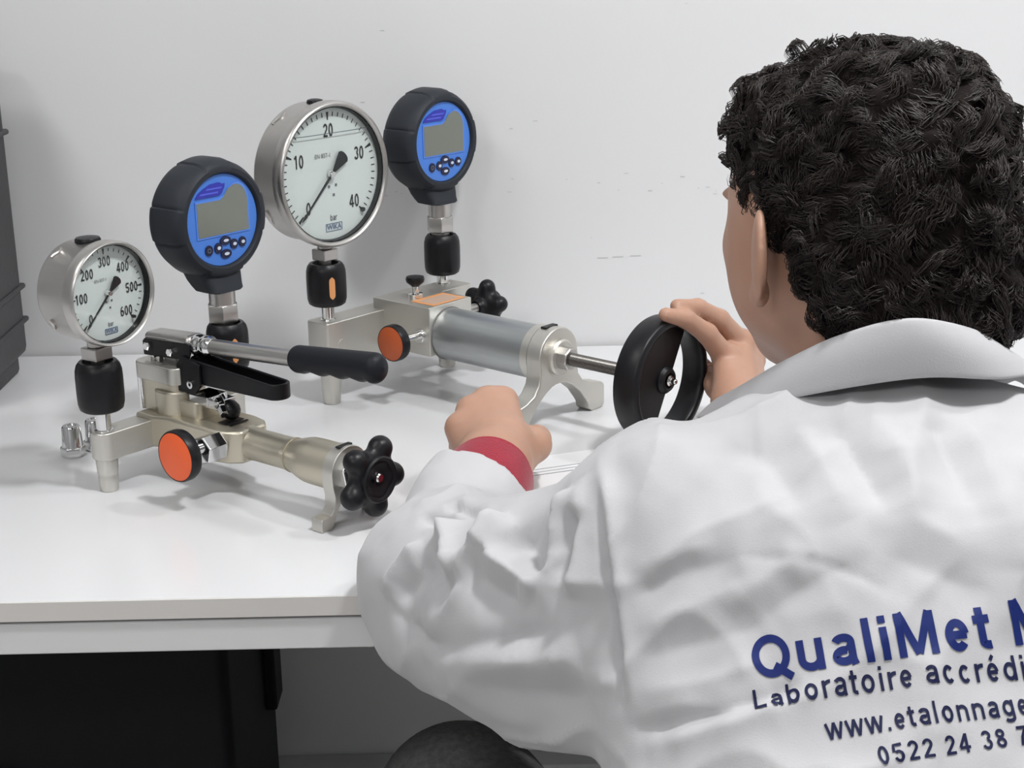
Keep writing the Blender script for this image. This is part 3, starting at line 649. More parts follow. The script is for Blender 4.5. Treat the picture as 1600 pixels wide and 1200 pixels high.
# lower lever: black trough with rounded end
Lm2 = Matrix.Translation((.046, 0, .1135)) @ Matrix.Rotation(math.radians(-1.0), 4, 'Y')
outp = stadium(0, .131, -.0125, .0125, .0122, 8)
inn = stadium(.004, .1275, -.0092, .0092, .0090, 8)
def trough(o_, i_, z0, zf, z1):
    n = len(o_); V = [(x, y, z0) for x, y in o_] + [(x, y, z1 + .010 * (1 - min(1, x / .10))) for x, y in o_] + [(x, y, z1 + .010 * (1 - min(1, x / .10))) for x, y in i_] + [(x, y, zf) for x, y in i_]
    Fs = [tuple(range(n - 1, -1, -1))]
    for q in range(3):
        for i in range(n): Fs.append((q * n + i, q * n + (i + 1) % n, (q + 1) * n + (i + 1) % n, (q + 1) * n + i))
    Fs.append(tuple(3 * n + i for i in range(n))); return V, Fs
obj('lower_lever', xf(trough(outp, inn, -.0095, -.004, .0065), Lm2), 'black', fp, 0.0030, 3)
pv = obj('pivot_bracket', join(xf(prism([(.036, .094), (.060, .094), (.070, .104), (.070, .126), (.044, .132), (.036, .122)], -.0165, -.0130), XZ), xf(prism([(.036, .094), (.060, .094), (.070, .104), (.070, .126), (.044, .132), (.036, .122)], .0130, .0165), XZ)), 'black', fp, 0.001)
obj('pivot_screw', xf(ring([(.0042, 0), (.0018, 0), (.0018, .0022), (.0042, .0022)], 20), Matrix.Translation((.057, -.0165, .1045)) @ AX['-y']), 'chrome', pv)
obj('valve_block', join(box(.050, .078, -.0150, .012, .0840, .0935), box(.064, .088, -.010, .014, .0800, .0900)), 'chrome', fp, 0.0012)
obj('valve_fitting', join(lathe([(.0065, 0), (.0065, .010), (.0050, .011), (.0050, .020)], 6, axis=aim((.75, -.35, -.45)), at=(.080, -.002, .0875))), 'chrome', fp, 0.0005)
bk = obj('ball_knob', lathe([(0, .010), (.0055, .0105), (.0086, .0145), (.0098, .0195), (.0088, .0245), (.0055, .0285), (0, .0296)], 32, axis=aim((.80, -.2, -.58)), at=(.077, .006, .091), caps=False), 'black', fp)
obj('knob_stem', lathe([(.0030, 0), (.0030, .013)], 16, axis=aim((.80, -.2, -.58)), at=(.077, .006, .091)), 'chrome', bk)
# barrel towards the star handle
zf = .0511
obj('barrel', lathe([(.0185, .122), (.0170, .126), (.0163, .134), (.0163, .184), (.0170, .188), (.0205, .199), (.0224, .207), (.0228, .216), (.0228, .246)], 56, axis='x', at=(0, 0, zf)), 'champagne', fp)
obj('barrel_collar', lathe([(.0166, .1785), (.0175, .1845)], 56, axis='x', at=(0, 0, zf)), 'champagne', fp)
yp = yoke_poly(.0242, zf, [(.0242, zf + .001), (.0236, .040), (.0215, .030), (.0225, .020), (.0275, .0135), (.0395, .0130), (.0405, .0115), (.0405, .001), (.0395, 0), (.0270, 0), (.0250, .003), (.0205, .0125), (.0130, .0235), (.006, .0270)])
yk = obj('support_yoke', xf(prism(yp, .2445, .2585), YZ), 'nickel', fp, 0.0015)
obj('slot', join(box(.2515 - .003, .2515 + .003, -.009, .009, zf + .0228, zf + .0246)), 'black', yk, 0.001)
obj('gland_nut', lathe([(.0185, .258), (.0185, .266), (.0165, .268)], 6, axis='x', at=(0, 0, zf), rot=.2), 'chrome', fp, 0.0008)
obj('spindle', lathe([(.0080, .262), (.0080, .285)], 24, axis='x', at=(0, 0, zf)), 'steel', fp)
star_handle(fp, (1, 0, 0), (.2875, 0, zf - .001), .0405, .0118, rot=math.radians(-10))
# orange knob with hexagonal bush on the near side
obj('valve_bush', lathe([(.0125, .026), (.0150, .029), (.0150, .050), (.0138, .052)], 6, axis='-y', at=(.1065, 0, .0535), rot=.3), 'chrome', fp, 0.0008)
disc_knob(fp, (.1050, -.0790, .0560), .0258, 'orange', -.034)

# ------------------------------------------------------------------ back pump: spindle pump with handwheel
BX, BY, BA = -0.1441, 1.8248, -0.718
sp = thing('spindle_test_pump', 'silver spindle test pump with grey cylinder and large black handwheel, near the wall', 'hand pump', (BX, BY, T), BA)
La, Lb = .1055, .090
obj('cross_arm', join(prism(stadium(-.0175, .0175, -La - .0185, .112, .003, 2), .0465, .1020)), 'nickel', sp, 0.0015)
obj('arm_screw', xf(lathe([(.0022, 0), (.0022, .0006)], 12), Matrix.Translation((-.004, -La - .0185, .062)) @ AX['-y']), 'black', sp)
obj('arm_plug', xf(lathe([(.0065, 0), (.0062, .0006)], 24), Matrix.Translation((.0175, -La + .004, .0735)) @ AX['x']), 'nickel', sp)
blk = obj('pump_block', box(.0005, .0940, -.0330, .0400, .0560, .1147), 'nickel', sp, 0.0012)
obj('far_boss', prism(stadium(-.012, .030, .036, .112, .006, 3), .095, .1090), 'nickel', sp, 0.001)
lab = obj('label_plate', box(.0530, .0900, -.0215, .0335, .1146, .1152), 'tan', sp)
obj('label_print', join(box(.0600, .0860, -.0165, .0285, .1152, .11535)), 'tan_print', lab)
for y in (-La, .094):
    obj('foot', lathe([(.0092, 0), (.0102, .0012), (.0120, .018), (.0122, .030), (.0122, .048)], 36, at=(0, y, 0)), 'nickel', sp)
for y, z0 in ((-La, .1015), (Lb, .1085)):
    obj('post', lathe([(.0092, z0), (.0088, z0 + .001), (.0076, z0 + .0015), (.0076, z0 + .026)], 28, at=(0, y, 0)), 'chrome', sp)
coupling(sp, 0, -La, .1195, .1695, .0232, stripe=-0.45)
coupling(sp, 0, Lb, .1215, .1715, .0225)
vk = obj('relief_knob', lathe([(0, .128), (.0040, .1282), (.0060, .1305), (.0105, .1340), (.0115, .1375), (.0105, .1405), (.0040, .1412), (0, .1412)], 32, at=(.0440, -.004, 0), caps=False), 'black', sp)
obj('knob_base', lathe([(.0088, .1146), (.0088, .1200), (.0080, .1208), (.0045, .1212), (.0045, .130)], 28, at=(.0440, -.004, 0)), 'chrome', vk)
zb_ = .0785
obj('cylinder', lathe([(.0308, .0935), (.0308, .2330)], 72, axis='x', at=(0, 0, zb_)), 'zinc', sp)
obj('cylinder_seal', lathe([(.0318, .0930), (.0318, .0950)], 72, axis='x', at=(0, 0, zb_)), 'gap', sp)
obj('end_flange', lathe([(.0310, .2300), (.0326, .2310), (.0326, .2410)], 72, axis='x', at=(0, 0, zb_)), 'nickel', sp)
yp = yoke_poly(.0335, zb_, [(.0335, zb_), (.0325, .064), (.0350, .052), (.0430, .0420), (.0560, .0360), (.0780, .0310), (.0815, .0290), (.0830, .0250), (.0830, .0040), (.0805, .0010), (.0720, .0000), (.0600, .0000), (.0545, .0035), (.0535, .0100), (.0500, .0150), (.0380, .0290), (.0230, .0400), (.0120, .0455), (.005, .0470)])
yk = obj('support_yoke', xf(prism(yp, .2410, .2620), YZ), 'nickel', sp, 0.002)
obj('slot', join(box(.2440, .2525, -.0110, .0100, zb_ + .0316, zb_ + .0342)), 'black', yk, 0.001)
obj('gland', lathe([(.0205, .2610), (.0205, .2660), (.0185, .2680), (.0150, .2680)], 48, axis='x', at=(0, 0, zb_)), 'nickel', sp)
obj('gland_nut', lathe([(.0132, .2660), (.0132, .2790), (.0118, .2805)], 8, axis='x', at=(0, 0, zb_), rot=.2), 'steel', sp, 0.0006)
pf = [(.0072, .2780)]
for k in range(60): x = .281 + k * .0019; pf += [(.0068, x), (.0074, x + .00095)]
obj('spindle', lathe(pf + [(.0070, .398)], 24, axis='x', at=(0, 0, zb_)), 'rod', sp, smooth=20)
# handwheel: deep rim, web over the near half, hub with screw
WX, WR = .402, .0675
rim = ring([(WR - .0010, -.0145), (WR, -.0125), (WR, .0105), (WR - .0015, .0130), (WR - .0060, .0145), (WR - .0085, .0140), (WR - .0105, .0115), (WR - .0110, .0030), (WR - .0100, -.0120), (WR - .0085, -.0145)], 96, 'x', (WX, 0, zb_))
hw = obj('handwheel', rim, 'black', sp, smooth=50)
web = []
ri = WR - .010; th = math.radians(62)
n = 40; a0, a1 = th + math.radians(-9), th + math.radians(180 + 9)
wp = [(ri * math.cos(a0 + (a1 - a0) * k / n), ri * math.sin(a0 + (a1 - a0) * k / n)) for k in range(n + 1)]
obj('wheel_web', xf(prism(wp, -.006, .004), Matrix.Translation((WX, 0, zb_)) @ YZ), 'black', hw, 0.001)
obj('hub', lathe([(.0150, -.010), (.0150, .006), (.0120, .0095), (.0085, .0100), (.0075, .0070)], 32, axis='x', at=(WX, 0, zb_)), 'black', hw)
obj('hub_screw', lathe([(.0060, .0060), (.0060, .0110), (.0045, .0125), (.0030, .0125), (.0030, .0175), (.0022, .0185)], 20, axis='x', at=(WX, 0, zb_)), 'chrome', hw)
# valves on the two sides of the block
disc_knob(sp, (.0790, -.0800, .0805), .0215, 'orange_dull', -.047)
obj('valve_seat', lathe([(.0085, .030), (.0085, .0360), (.0075, .0375)], 28, axis='-y', at=(.0790, 0, .0790)), 'chrome', sp)
obj('star_stem', lathe([(.0065, .038), (.0065, .085)], 20, axis='y', at=(.0740, 0, .0920)), 'steel', sp)
star_handle(sp, (0, 1, 0), (.0740, .0900, .0920), .0330, .0100, rot=math.radians(24))

# ------------------------------------------------------------------ gauges on the pumps
def on(px, py, pa, lx, ly): return (px + math.cos(pa) * lx - math.sin(pa) * ly, py + math.sin(pa) * lx + math.cos(pa) * ly, T)
pressure_gauge('small steel dial gauge reading up to 600 bar, leftmost on the lever pump', .0515, .0350, -.0215, .2070, .1330, ['0', '100', '200', '300', '400', '500', '600'], on(FX, FY, FA, 0, -Ma), FA + math.radians(3), .0125, .0098, 5, .0108)
pressure_gauge('large steel dial gauge reading up to 40 bar, on the spindle pump', .0825, .0270, -.0270, .2735, .1690, ['0', '10', '20', '30', '40'], on(BX, BY, BA, 0, -La), BA, .0095, .0150, 10, .0108, liquid=.56)
digital_gauge('blue-faced digital gauge on the lever pump, lower and left of the two', .0640, .2500, .1740, .1470, .1370, on(FX, FY, FA, -.004, Ma), FA)
digital_gauge('blue-faced digital gauge on the spindle pump, beside the large dial gauge', .0640, .2870, .2100, .1820, .1700, on(BX, BY, BA, -.002, Lb), BA)

# ------------------------------------------------------------------ small things on the desk
def screw_cap(x, y, label, h=.034):
    t = thing('screw_cap', label, 'cap', (x, y, T), .3, 'small chrome caps beside the pump foot')
    obj('base', lathe([(.0128, 0), (.0134, .0010), (.0134, .0100), (.0125, .0112)], 6), 'chrome', t, 0.0006)
    obj('body', lathe([(.0118, .0105), (.0112, .0125), (.0098, h - .0020), (.0085, h), (.0060, h), (.0055, h - .0010)], 40), 'chrome', t)
screw_cap(-.4735, 1.5690, 'small chrome cap standing at the far left, clear of the pump arm')
screw_cap(-.4540, 1.5900, 'small chrome cap half hidden behind the left pump foot')
pp = thing('paper_sheet', 'white printed sheet lying on the desk beside the left fist', 'paper', (.075, 1.445, T), math.radians(20))
obj('sheet', box(-.075, .075, -.105, .105, 0.0002, .0010), 'paper', pp)
pr = [box(-.055, .055, .052, .0532, .00095, .0012), box(-.055, .055, .060, .0608, .00095, .0012), box(-.055, .055, .068, .0688, .00095, .0012), box(-.055, .055, .010, .0108, .00095, .0012), box(-.055, .055, -.020, -.0192, .00095, .0012)]
obj('printed_lines', join(*pr), 'inkgrey', pp)
obj('printed_mark', join(lathe([(.0045, .00095), (.0045, .0012)], 20, at=(.060, .074, 0)), box(.046, .054, .084, .0865, .00095, .0012)), 'ink', pp)

# ------------------------------------------------------------------ cases
cs = thing('equipment_case', 'dark grey ribbed plastic equipment case standing on the desk at the left edge', 'case', (-.750, 1.83, T), math.radians(1))
obj('shell', box(-.150, .130, -.110, .085, .020, .400), 'case', cs, 0.012, 3)
obj('foot_shell', prism(stadium(-.140, .122, -.100, .078, .02, 4), 0.0, .03), 'case', cs, 0.004)
for z in (.062, .105, .300):
    obj('rib', box(-.154, .1335, -.114, .0885, z, z + .007), 'case', cs, 0.003)
for x in (-.09, .075):
    obj('upright_rib', box(x, x + .014, -.119, -.108, .03, .39), 'case_dark', cs, 0.003)
for x in (-.04, .02):
    lt = obj('latch', box(x, x + .04, -.126, -.108, .17, .24), 'case_dark', cs, 0.003)
P = catmull([(.115, -.13, .055), (.122, -.15, .02), (.095, -.19, .004), (.03, -.24, .004), (-.06, -.27, .004)], 24)
sc_ = obj('carry_strap', tube([tuple(p) for p in P], .0035, 8), 'black', cs)

cb = thing('storage_case', 'large black plastic case under the desk at the left', 'case', (-.62, 1.60, 0), 0)
obj('shell', box(-.36, .315, -.13, .16, .02, .605), 'case_dark', cb, 0.015, 3)
obj('lid', box(-.37, .322, -.137, .167, .20, .215), 'case_dark', cb, 0.004)
for z, x1 in ((.418, .085), (.392, .068)):
    obj('rib', box(-.34, x1, -.139, -.128, z, z + .008), 'case', cb, 0.002)  # lighter plastic puts the glints of the rib edges into the colour
obj('side_latch', box(.312, .328, .085, .135, .375, .470), 'case_dark', cb, 0.004)
for x in (-.28, .10):
    lt = obj('latch', box(x, x + .075, -.150, -.128, .27, .39), 'case_dark', cb, 0.004)
obj('handle', tube([(-.12, -.13, .30), (-.12, -.165, .30), (.06, -.165, .30), (.06, -.13, .30)], .010, 12), 'case_dark', cb)
for x in (-.30, .24):
    obj('foot', box(x, x + .05, -.09, .12, 0, .022), 'case_dark', cb, 0.003)

# ------------------------------------------------------------------ the seated person (coordinates below: z = 0 is the desk top)
PO = np.array([.28, .80, -T])
per = thing('person', 'seated person in a white lab coat seen from behind, turning the handwheel', 'person', (.28, .80, 0))
def put(V): return np.asarray(V) - PO

SHL, SHR = (.112, 1.032, .121), (.458, 1.035, .110)
ELL, WRL = (-.052, 1.172, .020), np.array((-.016, 1.400, .052))
ELR, WRR = (.470, 1.255, .062), np.array((.236, 1.532, .046))
fdir = (WRL - np.array(ELL)); fdir /= np.linalg.norm(fdir)
fdirR = (WRR - np.array(ELR)); fdirR /= np.linalg.norm(fdirR)

# ---- lab coat
cf = Field((-.22, .58, -.36), (.66, 1.56, .31), .0038)
cf.chain([(.285, .80, -.30), (.280, .93, -.04), (.278, 1.005, .085), (.276, 1.055, .125)], [.150, .133, .118, .098], .03, sx=.64)
cf.cap(SHL, SHR, .068, .068, .05)
cf.ell((.276, 1.068, .146), (.130, .088, .076), .05)
cf.chain([SHL, (.026, 1.085, .050), ELL], [.066, .066, .063], .04)
cf.chain([(.105, .985, .042), (.020, 1.075, .026), ELL], [.050, .060, .062], .06); cf.cap((-.030, 1.135, .004), (.050, 1.045, .016), .056, .054, .05)
cf.chain([ELL, tuple(np.array(ELL) * .5 + WRL * .5), tuple(WRL)], [.061, .054, .048], .03)
cf.chain([SHR, ELR], [.074, .066], .045); cf.chain([ELR, tuple(WRR)], [.064, .046], .03)
cf.chain([(.20, .84, -.26), (.06, 1.02, -.235)], [.10, .085], .04); cf.chain([(.37, .84, -.26), (.44, 1.02, -.235)], [.10, .085], .04)
cutL = WRL - fdir * .108
cf.plane_cut(cutL, fdir + np.array((.38, 0, 0)), WRL - .16, WRL + .16, .002)
cutR = WRR - fdirR * .030
cf.plane_cut(cutR, fdirR, WRR - .09, WRR + .09, .002)
cf.cap((.276, 1.12, .235), (.276, 1.11, .34), .050, .050, .010, mode='sub')
CV, CQ = cf.mesh(2)

def seg_dist(P, a, b):
    d = b - a; t = np.clip(((P - a) @ d) / (d @ d), 0, 1); return np.linalg.norm(P - a - t[:, None] * d, axis=1), t
FOLDS = [      # (points, width, height): raised (or, if negative, sunken) creases in the cloth
    ([(-0.0522, 1.1129, 0.1), (-0.0502, 1.0793, 0.0953), (-0.0475, 1.0469, 0.0808)], 0.011, 0.01),
    ([(-0.0465, 1.0458, 0.0813), (-0.0282, 1.0481, 0.1029), (-0.0057, 1.0671, 0.1238)], 0.009, 0.006),
    ([(-0.0649, 1.099, 0.0873), (-0.0577, 1.0613, 0.0772), (-0.0494, 1.0373, 0.0673)], 0.022, -0.007),
    ([(-0.0057, 1.0671, 0.1238), (-0.0186, 1.0482, 0.1104), (-0.0234, 1.043, 0.104)], 0.008, 0.008),
    ([(-0.0234, 1.043, 0.104), (-0.0043, 1.0188, 0.1001), (0.0181, 0.9971, 0.0946)], 0.012, 0.011),
    ([(-0.0016, 1.0488, 0.1214), (0.0097, 1.0216, 0.1136), (0.0205, 1.0007, 0.1028)], 0.02, -0.012),
    ([(-0.0349, 1.0444, 0.0945), (-0.0183, 1.0188, 0.0879), (0.0067, 0.996, 0.0805)], 0.018, -0.007),
    ([(-0.0755, 1.1447, 0.0925), (-0.0566, 1.1216, 0.0982), (-0.0332, 1.0931, 0.1108)], 0.005, -0.005),
    ([(-0.0524, 1.1468, 0.1011), (-0.0389, 1.121, 0.1072), (-0.0257, 1.0844, 0.1146)], 0.005, -0.005),
    ([(-0.0846, 1.1693, 0.0918), (-0.0584, 1.1695, 0.0996), (-0.0228, 1.211, 0.0888)], 0.01, 0.003),
    ([(-0.1057, 1.1111, 0.0351), (-0.0884, 1.1092, 0.0667), (-0.0703, 1.1086, 0.0855)], 0.008, 0.006),
    ([(-0.0962, 1.0979, 0.0372), (-0.081, 1.0923, 0.0638), (-0.0665, 1.0883, 0.0812)], 0.012, -0.005),
    ([(0.0214, 0.9988, 0.1012), (0.0308, 1.0176, 0.136), (0.041, 1.0331, 0.1581)], 0.012, 0.008),
    ([(0.0314, 0.9883, 0.0984), (0.0376, 0.9967, 0.1285), (0.0436, 1.0084, 0.1525)], 0.01, -0.007),
    ([(0.0411, 0.9753, 0.0945), (0.0447, 0.9861, 0.1281), (0.0508, 1.0277, 0.1692)], 0.01, 0.006),
    ([(-0.103, 1.1057, 0.031), (-0.0657, 1.0476, 0.0251), (-0.0119, 0.9956, 0.0537), (0.033, 0.9754, 0.0752)], 0.016, -0.008),
    ([(-0.0818, 1.0742, 0.0088), (-0.0043, 0.9882, 0.0427), (0.0456, 0.9596, 0.0613)], 0.016, 0.008),
    ([(-0.0507, 1.0298, 0.0086), (0.0192, 0.9737, 0.0219), (0.0619, 0.9377, 0.0454)], 0.022, -0.005),
    ([(0.0592, 0.9927, 0.1631), (0.0637, 0.9651, 0.1273), (0.0686, 0.9447, 0.0847), (0.0724, 0.9207, 0.0353)], 0.0035, -0.005),
    ([(0.0635, 1.0422, 0.1807), (0.0646, 0.9876, 0.165), (0.0691, 0.9611, 0.1289), (0.0739, 0.941, 0.0864), (0.0777, 0.9193, 0.0455)], 0.007, 0.004),
    ([(0.0776, 0.9529, 0.1231), (0.1005, 0.9476, 0.1389), (0.1335, 0.9416, 0.15)], 0.01, 0.003),
    ([(0.0773, 0.9478, 0.109), (0.1084, 0.9401, 0.1282), (0.1489, 0.9307, 0.1454)], 0.012, -0.004),
    ([(0.0768, 0.94, 0.0892), (0.1159, 0.9289, 0.1102), (0.1598, 0.918, 0.1349)], 0.012, 0.003),
    ([(0.0825, 0.9288, 0.0735), (0.1271, 0.9141, 0.094), (0.1622, 0.9023, 0.1106)], 0.011, -0.003),
    ([(0.0819, 0.919, 0.0527), (0.1298, 0.8994, 0.0739), (0.1611, 0.8915, 0.0911)], 0.012, 0.004),
    ([(0.0753, 0.9145, 0.0291), (0.1049, 0.8945, 0.0455), (0.1514, 0.8772, 0.068), (0.1829, 0.8752, 0.0848)], 0.007, -0.007),
    ([(0.0809, 0.9037, 0.0219), (0.1389, 0.873, 0.0552), (0.1743, 0.8707, 0.0757)], 0.01, 0.006),
    ([(0.1908, 1.0168, 0.2111), (0.208, 0.9653, 0.1941), (0.2172, 0.9234, 0.1719)], 0.012, 0.005),
    ([(0.2161, 1.0104, 0.2152), (0.2292, 0.9656, 0.1982), (0.2417, 0.924, 0.1779)], 0.012, -0.007),
    ([(0.2459, 1.0064, 0.2183), (0.2578, 0.961, 0.1994), (0.2638, 0.9218, 0.1784)], 0.011, 0.005),
    ([(0.2789, 1.0067, 0.22), (0.2915, 0.96, 0.1992), (0.2987, 0.9123, 0.1685)], 0.012, -0.006),
    ([(0.3073, 1.0055, 0.2176), (0.3146, 0.9509, 0.1931), (0.3182, 0.8969, 0.144)], 0.014, 0.006),
    ([(0.1454, 1.0075, 0.1986), (0.1726, 0.9828, 0.1929), (0.1868, 0.9379, 0.1733)], 0.016, -0.005),
    ([(0.0708, 1.0162, 0.185), (0.1228, 1.0025, 0.196), (0.1668, 1.0032, 0.1998)], 0.026, 0.004),
    ([(0.145, 0.9328, 0.1454), (0.199, 0.9098, 0.1491), (0.2403, 0.8909, 0.1348)], 0.0035, -0.0015),
    ([(0.1356, 0.9183, 0.1102), (0.1638, 0.9174, 0.1374), (0.1919, 0.9168, 0.1551)], 0.014, 0.004),
    ([(0.1466, 0.9068, 0.1019), (0.1825, 0.9058, 0.1333), (0.2145, 0.906, 0.1505)], 0.014, -0.004),
    ([(0.2347, 0.9072, 0.1585), (0.2689, 0.895, 0.1456), (0.3044, 0.8892, 0.1345)], 0.018, -0.004),
]
def pnoise(P, seed):
    """smooth lattice noise in -1..1 at points P (one cell = one unit)"""
    I = np.floor(P).astype(np.int64); f = P - I; f = f * f * f * (f * (f * 6 - 15) + 10); out = np.zeros(len(P))
    for i in (0, 1):
        for j in (0, 1):
            for k in (0, 1):
                h = ((I[:, 0] + i) * 73856093) ^ ((I[:, 1] + j) * 19349663) ^ ((I[:, 2] + k) * 83492791) ^ (seed * 2654435)
                h = (h ^ (h >> 13)) * 1274126177; r = ((h ^ (h >> 16)) & 65535) / 32767.5 - 1
                out += r * (f[:, 0] if i else 1 - f[:, 0]) * (f[:, 1] if j else 1 - f[:, 1]) * (f[:, 2] if k else 1 - f[:, 2])
    return out
def fold_coat(V, N):
    D = np.zeros(len(V))
    for pts, w, h in FOLDS:
        P = catmull(pts, max(6, len(pts) * 4)); best = np.full(len(V), 9.0); tt = np.zeros(len(V)); n = len(P) - 1
        for i in range(n):
            d, t = seg_dist(V, P[i], P[i + 1]); m = d < best; best[m] = d[m]; tt[m] = (i + t[m]) / n
        D += (1.8 if P[0][0] < .065 else 1.25) * h * np.exp(-(best / w) ** 1.25) * np.clip(np.sin(PI * np.clip(tt, .02, .98)) * 1.6, 0, 1)
    x, y, z = V.T
    # general cloth creases: ridged noise, drawn out along the pull of the cloth
    ca, sa = math.cos(.6), math.sin(.6)
    A = np.stack([(x * ca + z * sa) * 9, y * 9, (-x * sa + z * ca) * 22], 1); A += .35 * np.stack([pnoise(V * 14, 1), pnoise(V * 14, 2), pnoise(V * 14, 3)], 1)
    B = np.stack([(x * ca - z * sa) * 20, y * 10, (x * sa + z * ca) * 10], 1)
    D += .0052 * ((1 - np.abs(pnoise(A, 4))) ** 3 - .42) + .0040 * ((1 - np.abs(pnoise(B, 5))) ** 3 - .42) + .0012 * pnoise(V * 55, 6)
    return V + N * D[:, None]
CV = fold_coat(CV, vnormals(CV, CQ))
on_desk = (CV[:, 1] > 1.202 + YAW * CV[:, 0]) & (CV[:, 2] < .0015) & (CV[:, 2] > -.10)
CV[on_desk, 2] = .0015          # sleeves rest on the desk top
coat = npobj('lab_coat', put(CV), CQ, 'coat', per)

# ---- collar: stand, fold edge and fall, with thickness
top_e = [(0.166, 1.15, 0.187), (0.178, 1.11, 0.21), (0.195, 1.0627, 0.2396), (0.2257, 1.0256, 0.2688), (0.2685, 1.0107, 0.2845), (0.3148, 1.0256, 0.2728), (0.3502, 1.0627, 0.2475), (0.376, 1.11, 0.22), (0.392, 1.15, 0.197)]
low_e = [(0.146, 1.165, 0.164), (0.1567, 1.1128, 0.1827), (0.1784, 1.0621, 0.2063), (0.2197, 1.0181, 0.2305), (0.2799, 1.0059, 0.2427), (0.334, 1.014, 0.2383), (0.3739, 1.0553, 0.2284), (0.4, 1.11, 0.204), (0.415, 1.165, 0.176)]
inn_e = [(.190, 1.160, .165), (.205, 1.115, .185), (.222, 1.085, .200), (.248, 1.065, .215), (.276, 1.058, .222), (.304, 1.065, .215), (.330, 1.085, .200), (.347, 1.115, .185), (.362, 1.160, .165)]
NN = 56
te, le, ie = catmull(top_e, NN), catmull(low_e, NN), catmull(inn_e, NN)
rows = []
for k in range(7): u = k / 6; rows.append([ie[i] * (1 - u) + te[i] * u + np.array((0, 0, .004 * math.sin(PI * u))) for i in range(NN)])
for k in range(1, 12):
    u = k / 11; rows.append([te[i] * (1 - u) + le[i] * u + (np.array((0, -.6, .8)) * .0045 * math.sin(PI * u)) for i in range(NN)])
V = np.array(rows).reshape(-1, 3); R_ = len(rows)
Q = np.array([(r * NN + i, r * NN + i + 1, (r + 1) * NN + i + 1, (r + 1) * NN + i) for r in range(R_ - 1) for i in range(NN - 1)])
col = npobj('collar', put(V), Q, 'coat', coat)
so = col.modifiers.new('thickness', 'SOLIDIFY'); so.thickness = .0028; so.offset = 0
sb = col.modifiers.new('smooth', 'SUBSURF'); sb.levels = 1; sb.render_levels = 1

# ---- printed lettering on the back
bvh = BVHTree.FromPolygons([tuple(v) for v in CV], [tuple(q) for q in CQ])
def coat_print(name, s, ref, ref_w, cap, start, u, v, bold, mat_, spacing=1.0):
    """lays a line of type on the coat: start is near the cloth, u runs along the line, v up the letters"""
    u = Vector(u).normalized(); v = Vector(v); v = (v - u * v.dot(u)).normalized(); n = u.cross(v)
    rv, _ = stroke_text(ref, bold, spacing); rx = [p[0] for p in rv]; kx = ref_w / (max(rx) - min(rx))
    sv, sf = stroke_text(s, bold, spacing); sv = [((p[0] - min(rx)) * kx, p[1] * cap, 0) for p in sv]
    bm = bmesh.new(); vs_ = [bm.verts.new(p) for p in sv]
    for f in sf:
        try: bm.faces.new([vs_[i] for i in f])
        except ValueError: pass
    bmesh.ops.triangulate(bm, faces=bm.faces)
    for _ in range(4):
        le_ = [e for e in bm.edges if e.calc_length() > .005]
        if not le_: break
        bmesh.ops.subdivide_edges(bm, edges=le_, cuts=1); bmesh.ops.triangulate(bm, faces=bm.faces)
    st = Vector(start); pts = []
    for q in bm.verts:
        p = st + u * q.co.x + v * q.co.y
        h, nn, _, _ = bvh.ray_cast(p + n * .12, -n, .4)
        if h is None: h = p; nn = n
        pts.append(tuple(h + nn * .0007))
    fs = [tuple(x.index for x in f.verts) for f in bm.faces]; bm.free()
    return obj(name, ([tuple(put(p)) for p in pts], fs), mat_, coat, smooth=0)
coat_print('lettering', 'QualiMet M', 'QualiMet', .149, .0278, (.1525, .8856, .0795), (.1418, -.0134, .0264), (0, .0148, .0214), .188, 'navy', .02)
coat_print('lettering', 'Laboratoire accrédité', 'Laboratoire', .0981, .0150, (.1512, .8724, .0634), (.1628, -.0110, .0265), (0, .0090, .0083), .160, 'navy_dark', .06)
coat_print('lettering', 'www.etalonnage', 'www.etalonnag', .1163, .0138, (.1911, .8458, .0585), (.1192, -.0001, .0157), (0, .0074, .0078), .160, 'navy_dark', .06)
coat_print('lettering', '0522 24 38 7', '0522 24 38', .0788, .0115, (.2209, .8294, .0503), (.0876, .0039, .0107), (0, .0070, .0082), .160, 'navy_dark', .06)

# ---- skin: head, neck, arms and both hands in one mesh
HC = np.array((.254, 1.150, .332)); yaw, pit = math.radians(24), math.radians(-14)
Rz = Matrix.Rotation(yaw, 3, 'Z') @ Matrix.Rotation(math.radians(7), 3, 'Y') @ Matrix.Rotation(pit, 3, 'X'); RM = np.array(Rz)
def H(p): return HC + RM @ np.array(p, float)
hf = Field((-.155, .80, -.20), (.60, 1.72, .50), .0025)
def he(c, r, k=.015, mode='add', extra=None):
    hf.ell(H(c), r, k, RM if extra is None else RM @ extra, mode)
he((0, -.012, .022), (.075, .092, .092), .01)
he((0, .038, -.020), (.073, .054, .062), .03)
he((0, .034, -.060), (.066, .056, .054), .03)
he((0, .070, -.098), (.024, .020, .018), .03)
he((0, .066, .022), (.050, .028, .034), .03)
he((-.036, .070, -.022), (.020, .016, .014), .02); he((.036, .070, -.022), (.020, .016, .014), .02)
hf.chain([H((0, .090, .010)), H((0, .108, -.028))], [.007, .011], .012); he((-.010, .099, -.031), (.008, .009, .006), .006); he((.010, .099, -.031), (.008, .009, .006), .006)
he((0, .092, -.060), (.022, .008, .005), .006); he((0, .091, -.070), (.019, .008, .006), .006)
